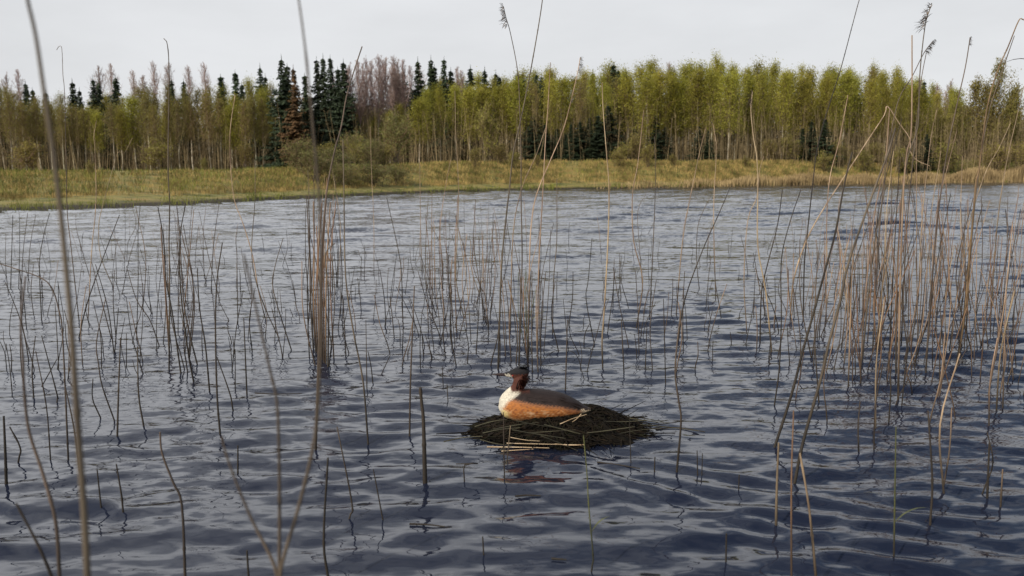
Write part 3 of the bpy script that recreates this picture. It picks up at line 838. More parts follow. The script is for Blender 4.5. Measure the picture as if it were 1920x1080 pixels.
for pts, tone in [
    ([(24, 403), (20, 540)], 'dark'), ([(36, 399), (37, 451), (35, 540)], 'dark'), ([(52, 399), (43, 477), (40, 560)], 'grey'), ([(67, 403), (56, 466), (52, 545)], 'grey'),
    ([(93, 399), (80, 451), (74, 500), (78, 600)], 'dark'), ([(142, 403), (145, 437), (170, 525)], 'grey'), ([(224, 403), (193, 484), (163, 570), (148, 633)], 'dark'), ([(215, 429), (219, 533)], 'grey'),
    ([(263, 384), (259, 433), (259, 525), (256, 636)], 'dark'), ([(246, 381), (255, 421), (240, 455), (238, 490)], 'grey'), ([(237, 499), (256, 562), (281, 600), (298, 647)], 'grey'), ([(260, 544), (285, 588)], 'dark'),
    ([(296, 388), (307, 451), (311, 525), (322, 581), (339, 699)], 'dark'), ([(331, 383), (337, 440), (341, 518), (348, 592), (370, 684)], 'grey'), ([(348, 381), (337, 451), (339, 547), (352, 655), (363, 716)], 'dark'),
    ([(361, 381), (356, 433), (352, 503), (352, 562)], 'grey'), ([(387, 381), (381, 440), (383, 520)], 'grey'), ([(411, 381), (400, 462), (396, 547)], 'grey'), ([(417, 455), (407, 525), (404, 614), (407, 740), (413, 817)], 'dark'),
    ([(370, 503), (374, 577), (385, 647), (393, 734)], 'dark'), ([(409, 562), (430, 603)], 'grey'), ([(407, 670), (431, 738), (437, 770)], 'dark'), ([(444, 466), (446, 607)], 'grey'), ([(531, 446), (515, 503), (513, 547), (546, 655)], 'grey'),
    ([(546, 455), (546, 486)], 'dark'), ([(457, 596), (463, 740)], 'dark'), ([(441, 655), (441, 729)], 'grey'), ([(222, 577), (215, 662)], 'dark'), ([(226, 633), (222, 740), (220, 817)], 'grey'), ([(237, 625), (237, 684)], 'grey'),
    ([(78, 629), (107, 740), (107, 753)], 'dark'), ([(107, 673), (78, 725)], 'dark'), ([(198, 560), (181, 640), (185, 684), (192, 725), (215, 790)], 'grey'), ([(258, 650), (260, 740), (270, 802)], 'grey'),
    ([(578, 377), (581, 444), (576, 547), (580, 670)], 'dark'), ([(630, 377), (622, 451), (619, 525), (626, 673)], 'rust'), ([(643, 262), (645, 370), (648, 518), (662, 618), (681, 717), (690, 828)], 'grey'),
    ([(694, 237), (697, 330), (701, 420), (701, 514)], 'pale'), ([(725, 370), (747, 470), (753, 518), (755, 596)], 'dark'), ([(786, 270), (788, 370), (789, 450), (792, 510)], 'pale'), ([(803, 373), (799, 440), (799, 525), (818, 592)], 'grey'),
    ([(845, 300), (836, 347), (825, 433), (831, 521)], 'pale'), ([(853, 170), (855, 260), (860, 352), (858, 433), (855, 525), (870, 596)], 'pale'), ([(870, 362), (871, 477)], 'grey'), ([(892, 373), (888, 451), (895, 507), (912, 607)], 'grey'),
    ([(1023, 240), (1005, 292), (979, 352), (962, 440), (957, 620)], 'pale'), ([(1044, 335), (1044, 451), (1038, 525), (1036, 629)], 'grey'), ([(1207, 207), (1196, 307), (1186, 363), (1188, 451), (1205, 525), (1194, 610)], 'pale'),
    ([(1227, 255), (1229, 340), (1225, 451), (1218, 596)], 'grey'), ([(1212, 362), (1196, 396), (1199, 462), (1205, 544)], 'grey'), ([(1110, 447), (1103, 525), (1099, 562), (1114, 644)], 'dark'), ([(925, 399), (920, 551)], 'grey'),
    ([(840, 481), (847, 644)], 'dark'), ([(844, 548), (853, 648)], 'grey'), ([(777, 536), (771, 680), (769, 740), (768, 817)], 'grey'), ([(1277, 580), (1266, 690), (1273, 754), (1277, 791), (1269, 884)], 'grey'),
    ([(1323, 241), (1310, 293), (1302, 333), (1298, 351), (1280, 451), (1268, 590)], 'pale'), ([(1432, 293), (1424, 322), (1419, 370), (1402, 414), (1395, 525), (1400, 618)], 'pale'), ([(1369, 351), (1347, 403), (1317, 470), (1284, 562), (1272, 640)], 'dark'),
    ([(1339, 355), (1317, 399), (1308, 429), (1306, 488), (1311, 540)], 'grey'), ([(1467, 355), (1458, 421), (1439, 496), (1428, 547), (1425, 640)], 'dark'), ([(1502, 355), (1482, 414), (1465, 488), (1465, 599), (1461, 692), (1452, 760)], 'dark'),
    ([(1661, 347), (1636, 481), (1617, 673)], 'grey'), ([(1919, 163), (1906, 222), (1887, 307), (1870, 420), (1858, 590)], 'pale'), ([(1895, 230), (1873, 278), (1847, 326), (1815, 430), (1800, 560)], 'pale'), ([(1757, 205), (1748, 244), (1741, 296), (1728, 420), (1722, 560)], 'pale'),
    ([(1737, 98), (1726, 160), (1712, 300), (1700, 430), (1690, 640)], 'grey'), ([(1902, 67), (1874, 148), (1850, 230), (1826, 400), (1812, 610)], 'grey'), ([(900, 545), (893, 660)], 'dark'), ([(940, 560), (948, 668)], 'grey'),
    ([(1064, 600), (1060, 735)], 'grey'), ([(1056, 560), (1066, 660)], 'dark'), ([(1165, 600), (1170, 700)], 'grey'), ([(1244, 560), (1248, 720)], 'dark'), ([(1213, 610), (1210, 690)], 'dark'), ([(732, 665), (716, 700)], 'dark'),
    ([(686, 600), (688, 730)], 'grey'), ([(829, 686), (831, 722)], 'dark'), ([(838, 720), (840, 752)], 'grey')]:
    reed(pts, tone, rng.uniform(0.0024, 0.0034), lean=rng.normal() * 0.03)
reed([(1019, -30), (1017, 0), (1008, 59), (992, 148), (977, 222), (962, 289), (955, 356), (949, 407), (940, 507), (934, 692)], 'grey', 0.0040, note='tall reed behind the grebe leaning right past the top edge')
reed([(944, 12), (949, 34), (957, 62), (971, 137), (975, 222), (977, 296), (977, 370), (979, 488), (975, 600), (973, 676)], 'grey', 0.0032, plume=(0.13, -0.5), note='tall reed with a brown drooping plume against the sky above the grebe')
reed([(1032, 117), (1027, 207), (1023, 259), (1018, 358), (1010, 507), (1008, 655)], 'pale', 0.0034, note='straight pale reed right of the tall plumed reed')
reed([(1088, 108), (1080, 150), (1058, 237), (1034, 296), (1007, 362), (997, 414), (993, 488), (990, 690)], 'pale', 0.0030, plume=(0.09, 1), note='pale reed with a small ragged plume right of the tall pair')
reed([(1129, 155), (1131, 207), (1138, 296), (1142, 356), (1140, 451), (1133, 581), (1129, 636), (1130, 688)], 'pale', 0.0034, note='tall pale reed standing alone above the nest right side')
reed([(1625, -45), (1611, 0), (1598, 48), (1576, 130), (1547, 222), (1532, 281), (1524, 344), (1513, 444), (1508, 499), (1506, 600)], 'dark', 0.0034, plume=(0.16, 1), note='dark leaning reed with its plume cut by the top edge')
reed([(1745, 12), (1734, 52), (1724, 148), (1721, 237), (1702, 296), (1691, 370), (1682, 520), (1680, 700)], 'grey', 0.0032, plume=(0.14, -1), note='tall plumed reed in the right-hand stand')
reed([(1710, 66), (1710, 170), (1708, 255), (1700, 289), (1693, 380), (1687, 560), (1684, 750)], 'pale', 0.0036, note='straight tall bare-tipped reed in the right-hand stand')
reed([(1750, 76), (1732, 100), (1710, 144), (1684, 190), (1664, 290), (1650, 420), (1636, 660)], 'grey', 0.0030, plume=(0.10, 1), note='reed bending right to a small tufted tip among the right-hand stand')
reed([(1743, 311), (1720, 301), (1707, 284), (1706, 260), (1685, 230), (1664, 199), (1658, 216), (1628, 262), (1584, 330), (1539, 400), (1510, 455), (1488, 525), (1482, 590)], 'pale', 0.0038, per=3, note='long slanting reed whose snapped top hangs down in a zigzag at right')
reed([(1668, 205), (1660, 300), (1640, 400), (1622, 560), (1614, 690)], 'pale', 0.0030)
reed([(1819, 70), (1810, 126), (1795, 193), (1775, 290), (1757, 420), (1742, 600), (1736, 700)], 'grey', 0.0032, plume=(0.05, 1), note='grey reed with a dark blunt tip right of the plumed pair')
reed([(1935, 42), (1919, 37), (1910, 39), (1890, 88), (1869, 137), (1850, 207), (1836, 315), (1830, 340), (1824, 414), (1817, 488), (1810, 577), (1797, 673)], 'rust', 0.0040, leaves=[(0.80, 0.9, 0.22, 0.006)], note='orange-brown reed at far right with its top bent over sideways')
reed([(1411, 172), (1408, 207), (1413, 259), (1419, 296), (1421, 351), (1421, 462), (1436, 547), (1447, 662)], 'pale', 0.0032, plume=(0.10, -1), leaves=[(0.55, -0.9, 0.16, 0.006)], note='pale plumed reed with a curled leaf right of centre')
reed([(1336, 230), (1341, 256), (1343, 289), (1338, 400), (1342, 560)], 'pale', 0.0030, leaves=[(0.9, 0.5, 0.18, 0.007)], note='pale reed with a ragged broken tip against the right wood')
reed([(1590, 178), (1573, 267), (1556, 333), (1550, 420), (1549, 600)], 'pale', 0.0030)
reed([(1598, 285), (1583, 345), (1567, 433), (1547, 507), (1524, 592), (1506, 655), (1484, 740), (1452, 840)], 'dark', 0.0040, note='long dark reed leaning right from the water right of the nest')
reed([(1679, 240), (1664, 290), (1645, 340), (1610, 436), (1587, 507), (1576, 562), (1554, 644), (1539, 710), (1506, 828), (1490, 905)], 'grey', 0.0040, note='longest leaning grey reed right of the nest')
reed([(1010, 690), (1022, 672), (1040, 658), (1070, 658), (1084, 672), (1092, 700)], 'dark', 0.0026, depth=4.6, note='dark stem arching over into the water behind the grebe')
# near the camera and round the nest
reed([(1488, 770), (1484, 900), (1484, 1085), (1484, 1130)], 'rust', 0.0036, 2.1, note='upright orange-brown reed at the bottom edge right of the nest')
reed([(1460, 830), (1457, 900), (1455, 985)], 'pale', 0.0038); reed([(1500, 850), (1518, 960), (1531, 1095)], 'pale', 0.0032)
reed([(1680, 800), (1678, 920), (1676, 1045)], 'green', 0.0022, leaves=[(0.5, 0.5, 0.12, 0.006), (0.7, -0.5, 0.10, 0.005)], note='green reed shoot standing at lower right')
reed([(1740, 770), (1748, 900), (1744, 985)], 'dark', 0.0030); reed([(1855, 830), (1851, 935)], 'dark', 0.0036); reed([(1880, 880), (1876, 950)], 'pale', 0.0030)
reed([(1094, 817), (1100, 880), (1104, 950), (1112, 1043), (1109, 1072)], 'green', 0.0020, leaves=[(0.55, 0.4, 0.08, 0.004)], note='thin green stem in front of the nest')
reed([(788, 727), (791, 760), (794, 791), (797, 905)], 'dark', 0.0076, note='thick dark broken stake left of the nest')
reed([(905, 1006), (907, 1042)], 'dark', 0.0030, note='short dark stub alone in the bottom centre water')
reed([(300, 810), (304, 850), (325, 905), (341, 947), (347, 1080), (348, 1120)], 'grey', 0.0032, note='kinked grey reed at lower left near the bottom edge')
reed([(615, 858), (607, 1013), (617, 1095)], 'dark', 0.0032); reed([(463, 1032), (467, 1095)], 'dark', 0.0034); reed([(446, 835), (446, 884)], 'dark', 0.0036)
reed([(944, 773), (945, 850), (946, 900)], 'grey', 0.0024); reed([(957, 798), (951, 862)], 'pale', 0.0022)
reed([(855, 870), (896, 869), (871, 872), (871, 905)], 'dark', 0.0026, per=2, note='small dark snapped stub left of the nest reflection')
reed([(7, 780), (10, 850), (12, 912)], 'dark', 0.0048); reed([(18, 800), (38, 840), (34, 868)], 'dark', 0.0034); reed([(218, 870), (228, 930), (231, 962)], 'dark', 0.0030); reed([(182, 880), (190, 955)], 'dark', 0.0028)
reed([(632, 800), (660, 945), (654, 975)], 'grey', 0.0026); reed([(700, 880), (718, 975)], 'dark', 0.0024); reed([(1180, 780), (1183, 870)], 'dark', 0.0020); reed([(1362, 1000), (1361, 1058)], 'dark', 0.0028)
reed([(1228, 857), (1227, 885)], 'dark', 0.0032); reed([(1307, 845), (1308, 890)], 'dark', 0.0026); reed([(1317, 850), (1316, 890)], 'dark', 0.0022); reed([(1386, 890), (1385, 918)], 'dark', 0.0026)
for k in range(6):                              # fresh green shoots behind the grebe's head
    x = 975 + 4.2 * k + rng.normal() * 2
    reed([(x + rng.normal() * 5, 500 + rng.uniform(0, 60)), (x, 590), (985 + rng.normal() * 5, 655 + rng.uniform(-8, 8))], 'green', 0.0022, leaves=[(0.6, rng.choice([-0.5, 0.5]), 0.22, 0.006)])
for x in (958, 968, 978, 986, 996, 1004):       # tight bunch behind the grebe
    reed([(x + rng.normal() * 9, rng.uniform(430, 560)), (x + rng.normal() * 3, 610), (x + rng.normal() * 3, rng.uniform(670, 706))], rng.choice(['rust', 'pale', 'grey']), 0.0030)

# --- fillers: the rest of the stand, placed by density
def filler(n, x0, x1, y0, y1, hmin, hmax, tones, lean=0.10, r=(0.0034, 0.0052)):
    for k in range(n):
        px = rng.uniform(x0, x1); py = rng.uniform(y0, y1)
        b = on_water(px, py)
        h = rng.uniform(hmin, hmax)
        a = rng.normal() * lean; bend = rng.normal() * 0.05
        tip = Vector((b.x + a * h, b.y + rng.normal() * 0.06 * h, h)); mid = (Vector(b) + tip) / 2 + Vector((bend * h, 0, 0))
        W = [np.array(b), np.array(mid), np.array(tip)]
        rad = rng.uniform(*r)
        me, c = stem_mesh(W, rad, 5, 4)
        tone = rng.choice(tones)
        o = link_mesh('reed', me, M['reed_' + tone], smooth=True)
        REEDS.append(dict(o=o, px=px, py=py, tx=px, root=W[0], tip=W[-1], tone=tone, note=None, h=h, dx=a * h, plume=False, leaf=False, cat='reed', shape=None))
filler(18, 1640, 1750, 540, 745, 0.5, 1.5, ['pale', 'rust', 'grey', 'grey', 'dark'], 0.09)
filler(9, 1770, 1850, 540, 690, 0.6, 1.3, ['pale', 'rust', 'grey'], 0.06)
filler(8, 1580, 1650, 560, 740, 0.4, 1.1, ['pale', 'rust', 'grey'], 0.08)
filler(9, 1840, 1925, 520, 760, 0.3, 1.0, ['pale', 'grey', 'dark'], 0.08)
filler(10, 1500, 1600, 560, 760, 0.25, 0.8, ['pale', 'grey', 'dark'], 0.10)
filler(7, 1540, 1900, 470, 540, 0.5, 1.2, ['pale', 'grey'], 0.07)
filler(10, 1260, 1500, 480, 720, 0.12, 0.45, ['dark', 'grey'], 0.10)
filler(12, 790, 920, 500, 640, 0.3, 1.0, ['grey', 'rust', 'pale'], 0.08)
filler(9, 1020, 1260, 480, 730, 0.12, 0.4, ['dark', 'grey'], 0.08)
filler(10, 640, 800, 480, 720, 0.10, 0.4, ['dark', 'grey'], 0.09)
filler(8, 570, 640, 520, 690, 0.6, 1.3, ['rust', 'grey', 'pale'], 0.04)
filler(16, 240, 420, 480, 690, 0.3, 0.9, ['dark', 'grey', 'rust'], 0.09)
filler(16, 0, 240, 500, 700, 0.2, 0.8, ['dark', 'grey', 'grey'], 0.11)
filler(8, 0, 300, 690, 900, 0.12, 0.5, ['dark', 'grey'], 0.10)
filler(9, 430, 570, 470, 700, 0.1, 0.5, ['dark', 'grey'], 0.10)
filler(9, 1560, 1910, 740, 930, 0.15, 0.6, ['dark', 'grey', 'pale'], 0.07)

def stubble():
    mb = MB()
    for n, x0, x1, y0, y1, h0, h1, lean in [(46, 1610, 1760, 470, 740, 0.3, 1.1, 0.09), (60, 1740, 1925, 450, 740, 0.2, 1.0, 0.13), (40, 1450, 1900, 560, 800, 0.15, 0.7, 0.17), (30, 1500, 1640, 460, 720, 0.15, 0.7, 0.10), (85, 1040, 1560, 440, 700, 0.08, 0.55, 0.15),
                                            (65, 640, 940, 450, 690, 0.08, 0.5, 0.15), (100, 0, 600, 440, 720, 0.08, 0.6, 0.17), (16, 578, 640, 470, 660, 0.4, 1.2, 0.06), (22, 930, 1020, 470, 690, 0.3, 0.9, 0.07), (40, 790, 920, 460, 640, 0.2, 0.8, 0.07), (40, 1560, 1800, 440, 560, 0.3, 1.1, 0.06)]:
        for k in range(n):
            b = np.array(on_water(rng.uniform(x0, x1), rng.uniform(y0, y1))); h = rng.uniform(h0, h1); a = rng.normal() * lean
            tip = b + np.array([a * h, rng.normal() * 0.05 * h, h]); mid = (b + tip) / 2 + (rng.normal() * 0.04 * h, 0, 0)
            mb.tube(catmull([b - (0, 0, 0.2), b, mid, tip], 3), np.linspace(1, 0.5, 10) * rng.uniform(0.003, 0.0048), 4, rng.choice([0, 1, 1, 2]) if x0 not in (1640, 1610, 1740, 1450, 1760, 1500, 585, 935, 1560, 790) else rng.choice([0, 0, 3, 1, 3]))
    tag(link_mesh('reed_stubble', mb.mesh('reed_stubble'), [M['reed_pale'], M['reed_grey'], M['reed_dark'], M['reed_rust']]), 'thin short broken reed stems scattered through the standing reeds', 'reeds', kind='stuff')
stubble()

# labels: what a stem looks like, where it stands; look-alikes in one spot by their order from the left
TONE = {'brown': 'brown', 'pale': 'tan', 'grey': 'brownish', 'dark': 'dark', 'rust': 'rusty', 'green': 'green'}
def rfeat(d):
    size = 'tall' if d['h'] > 1.15 else ('medium' if d['h'] > 0.5 else ('short' if d['h'] > 0.2 else 'stubby'))
    s = d['dx'] / max(0.05, d['h'])
    ln = 'left-leaning' if s < -0.06 else ('right-leaning' if s > 0.06 else 'upright')
    x, y = d['px'], d['root'][1]
    col = ('by left edge' if x < 130 else 'in left stand' if x < 290 else 'past left stand' if x < 450 else 'around bottom fork' if x < 560 else 'in brown bundle' if x < 660 else
           'left of grebe' if x < 860 else 'beside grebe' if x < 1060 else 'right of grebe' if x < 1240 else 'in open right water' if x < 1450 else 'by leaning reeds' if x < 1640 else 'in dense right stand' if x < 1760 else 'near right edge')
    dep = 'far' if y > 9.5 else ('beyond nest' if y > 5.2 else ('level with nest' if y > 3.1 else 'near camera'))
    return size, TONE[d['tone']], ln, col, dep
def rsingle(d):
    size, tone, ln, col, dep = rfeat(d)
    return f"{'leafy ' if d['leaf'] else ''}{size} {tone} {ln} reed {col}, {'far out' if dep == 'far' else dep}"
def rplural(d):
    size, tone, ln, col, dep = rfeat(d)
    return f"{'leafy ' if d['leaf'] else ''}{size} {tone} {ln} reeds {col}, {'far out' if dep == 'far' else dep}"
auto = [d for d in REEDS if not d['note']]
label_set(auto, lambda d: (d['leaf'], rfeat(d)), lambda d: d['px'], rsingle, rplural)
for d in REEDS:
    o = d['o']
    # each reed's own origin is where it enters the water
    ori = Vector(d['root']); ori.z = 0.0 if d['root'][2] > -0.05 and d['root'][2] < 0.1 else d['root'][2]
    o.data.transform(Matrix.Translation(-ori)); o.location = ori
    for c in o.children:
        c.data.transform(Matrix.Translation(-ori))
    tag(o, d['note'] or d['label'], 'reed', 'dry reed stems standing in the lake')
for pts, label in [([(768, 984), (800, 985), (834, 989)], 'dark floating reed piece in the bottom water left of the green stem'), ([(966, 932), (988, 930), (1014, 931)], 'dark reed scrap floating in front of the bird reflection'),
                   ([(478, 738), (520, 740), (566, 739)], 'long dark reed piece floating inside the left stand'), ([(1034, 1049), (1062, 1051)], 'small dark scrap floating at the bottom centre'), ([(1120, 868), (1160, 873), (1200, 880)], 'thin dark stem floating just right below the nest'),
                   ([(1230, 806), (1270, 803), (1322, 811)], 'brown rotten stem floating off the right end of the nest')]:
    W = [np.array(on_water(*p)) + (0, 0, 0.003) for p in pts]
    mb = MB(); c = catmull(W, 5); mb.tube(c - c[0], np.linspace(0.0036, 0.002, len(c)), 6)
    o = link_mesh('floating_reed', mb.mesh('floating_reed'), M['reed_dark'], smooth=True); o.location = c[0]
    tag(o, label, 'floating reed', 'reed scraps floating on the lake')
print('REEDS', len(REEDS), 'TREES', len(TREES))

# ------------------------------------------------------------------ nest
NEST = on_water(1040, 806); NY = NEST.y
PPM = FPX / NY * 1.0
def make_nest():
    nest = empty('nest', NEST)
    tag(nest, 'low dark nest of rotting reeds floating under the grebe', 'nest')
    nx, ny = 130, 90
    xs = np.linspace(-0.42, 0.46, nx); ys = np.linspace(-0.30, 0.32, ny)
    X, Y = np.meshgrid(xs, ys)
    lr = np.random.default_rng(3)
    r = np.sqrt((X / np.where(X < 0, 0.32, 0.37)) ** 2 + (Y / 0.24) ** 2)
    th = np.arctan2(Y, X)
    r = r * (1 + 0.09 * np.sin(3 * th + 1) + 0.07 * np.sin(7 * th + 2) + 0.06 * np.sin(13 * th))
    Z = 0.078 * (1 - 0.5 * np.clip(-X - 0.08, 0, 0.2) / 0.2) * np.clip(1 - r ** 2.4, -0.6, 1) + 0.016 * np.exp(-(((X - 0.19) / 0.09) ** 2 + ((Y - 0.02) / 0.12) ** 2))
    nz = sum(lr.normal() * np.sin(X * lr.uniform(30, 190) + Y * lr.uniform(-190, 190) + lr.random() * 6) for _ in range(40)) / 6
    Z = Z + nz * 0.011 * np.clip(1.25 - r, 0.3, 1)
    V = np.stack([X, Y, Z], -1).reshape(-1, 3)
    i = np.arange(ny - 1)[:, None] * nx; j = np.arange(nx - 1)[None, :]
    F = np.stack([i + j, i + j + 1, i + nx + j + 1, i + nx + j], -1).reshape(-1, 4)
    mb = MB(); mb.add(V, F)
    mud = mat('rotting_plants', (0.004, 0.003, 0.002), (0.011, 0.009, 0.006), 45, 0.9, spec=0.1, detail=8, bump=0.006)
    link_mesh('mound', mb.mesh('mound'), mud, nest, smooth=True)
    def hz(x, y):
        rr = math.sqrt((x / (0.32 if x < 0 else 0.37)) ** 2 + (y / 0.24) ** 2)
        return 0.078 * (1 - 0.5 * min(max(-x - 0.08, 0), 0.2) / 0.2) * max(-0.1, 1 - rr ** 2.4) + 0.016 * math.exp(-(((x - 0.19) / 0.09) ** 2 + ((y - 0.02) / 0.12) ** 2))
    lit = MB()
    for k in range(1500):                       # dark tangled stems
        a = rng.uniform(0, 6.28); q = math.sqrt(rng.random()) * 1.05
        x = math.cos(a) * q * (0.32 if math.cos(a) < 0 else 0.37); y = math.sin(a) * q * 0.24
        L = rng.uniform(0.05, 0.20); b = rng.normal() * 0.5 + (0 if rng.random() < 0.7 else 1.2)
        pts = []
        for t in np.linspace(-0.5, 0.5, 5):
            xx, yy = x + math.cos(b) * L * t, y + math.sin(b) * L * t
            pts.append((xx, yy, max(hz(xx, yy), -0.004) + 0.004 + rng.uniform(0, 0.020)))
        lit.tube(pts, np.array([0.0016, 0.0024, 0.0026, 0.0022, 0.001]) * rng.uniform(0.6, 1.3), 4, rng.choice([0, 0, 1, 1, 2]))
    for k in range(70):                        # broken stems sticking out of the rim
        a = rng.uniform(0, 6.28)
        x = math.cos(a) * rng.uniform(0.75, 1.0) * (0.32 if math.cos(a) < 0 else 0.37); y = math.sin(a) * rng.uniform(0.75, 1.0) * 0.24
        b = a + rng.normal() * 0.5; L = rng.uniform(0.06, 0.22); e = rng.uniform(-0.05, 0.30)
        pts = [(x + math.cos(b) * L * t, y + math.sin(b) * L * t, max(0.003, hz(x, y) * (1 - t) + 0.004 + e * L * t)) for t in (-0.3, 0.1, 0.5, 1.0)]
        lit.tube(pts, np.array([0.003, 0.0028, 0.0024, 0.0014]) * rng.uniform(0.6, 1.3), 4, rng.choice([0, 0, 1, 2]))
    for k in range(90):                        # sodden leaves and scraps of weed
        a = rng.uniform(0, 6.28); q = math.sqrt(rng.uniform(0.15, 1.1))
        x = math.cos(a) * q * (0.32 if math.cos(a) < 0 else 0.37); y = math.sin(a) * q * 0.24
        b = rng.uniform(0, 6.28)
        leaf_strip(lit, (x, y, max(hz(x, y), 0.0) + rng.uniform(0.004, 0.022)), (math.cos(b), math.sin(b), rng.uniform(-0.1, 0.35)), rng.uniform(0.04, 0.11), rng.uniform(0.003, 0.009), 0.8, 5, rng.choice([0, 0, 1]))
    o = link_mesh('litter', lit.mesh('litter'), [mat('black_stems', (0.004, 0.003, 0.0025), (0.012, 0.009, 0.006), 40, spec=0.1), mat('brown_stems', (0.006, 0.005, 0.003), (0.021, 0.014, 0.008), 40, spec=0.1), mat('olive_stems', (0.006, 0.006, 0.003), (0.017, 0.016, 0.008), 40, spec=0.1)], nest)
    tag(o, kind='stuff')
    # loose stems one can pick out, from photo points
    straw = mat('pale_straw', (0.30, 0.20, 0.11), (0.58, 0.44, 0.28), 30, 0.7, stretch=(0.2, 1, 1))
    olive = mat('olive_straw', (0.022, 0.020, 0.011), (0.085, 0.075, 0.042), 30, 0.7, stretch=(0.2, 1, 1))
    def loose(p0, p1, y, m, rad=0.0026, sag=0.0):
        a = np.array(at_depth(*p0, y) - NEST); b = np.array(at_depth(*p1, y - rng.uniform(-0.02, 0.02)) - NEST)
        mid = (a + b) / 2 + (0, 0, sag)
        mb = MB(); mb.tube(catmull([a, mid, b], 5), np.linspace(rad, rad * 0.55, 11), 6)
        link_mesh('stem', mb.mesh('stem'), m, nest)
    f = NY - 0.255
    for p0, p1, m, dd in [((957, 820), (1012, 827), straw, 0), ((950, 831), (1096, 834), straw, -0.02), ((913, 838), (1030, 840), straw, -0.03), ((1096, 834), (1040, 832), straw, -0.02), ((1014, 817), (1085, 846), olive, -0.03), ((905, 812), (975, 802), olive, 0.03), ((832, 828), (905, 818), olive, 0.0),
                          ((968, 789), (1052, 803), olive, 0.06), ((1020, 796), (1105, 818), olive, 0.05), ((1050, 795), (1100, 777), straw, 0.10), ((925, 805), (1010, 792), olive, 0.08), ((990, 812), (1080, 806), olive, 0.03), ((890, 800), (950, 786), olive, 0.1), ((1100, 812), (1190, 800), olive, 0.06),
                          ((1090, 776), (1072, 792), straw, 0.12), ((1130, 790), (1225, 786), olive, 0.15), ((1180, 784), (1260, 793), olive, 0.2), ((940, 846), (1000, 842), straw, -0.05), ((1150, 815), (1240, 803), olive, 0.1), ((1200, 796), (1310, 808), olive, 0.15), ((960, 806), (1060, 822), olive, 0.0), ((900, 824), (960, 835), olive, -0.01)]:
        loose(p0, p1, f + dd, m, rng.uniform(0.0016, 0.0028), rng.uniform(-0.006, 0.006))
make_nest()

# ------------------------------------------------------------------ great crested grebe
def loft(rows, seg=28):
    """rows: x, z, half height, half width along a path in the XZ plane; closed skin"""
    rows = np.array(rows, dtype=float)
    c = catmull([(r[0], r[1], 0) for r in rows], 5)
    h = catmull([(r[2], r[3], 0) for r in rows], 5)
    pts = np.stack([c[:, 0], np.zeros(len(c)), c[:, 1]], -1)
    tan = np.gradient(pts, axis=0); tan /= np.linalg.norm(tan, axis=1, keepdims=True)
    nrm = np.stack([-tan[:, 2], np.zeros(len(c)), tan[:, 0]], -1)
    th = np.arange(seg) * 2 * math.pi / seg
    V = pts[:, None, :] + nrm[:, None, :] * (np.abs(h[:, 0])[:, None, None] * np.cos(th)[None, :, None]) + np.array([0, 1.0, 0]) * (np.abs(h[:, 1])[:, None, None] * np.sin(th)[None, :, None])
    n = len(c)
    verts = [tuple(v) for v in V.reshape(-1, 3)] + [tuple(pts[0]), tuple(pts[-1])]
    faces = []
    for i in range(n - 1):
        for j in range(seg):
            k = (j + 1) % seg
            faces.append((i * seg + j, i * seg + k, (i + 1) * seg + k, (i + 1) * seg + j))
    for j in range(seg):
        k = (j + 1) % seg
        faces.append((n * seg, k, j)); faces.append((n * seg + 1, (n - 1) * seg + j, (n - 1) * seg + k))
    return verts, faces

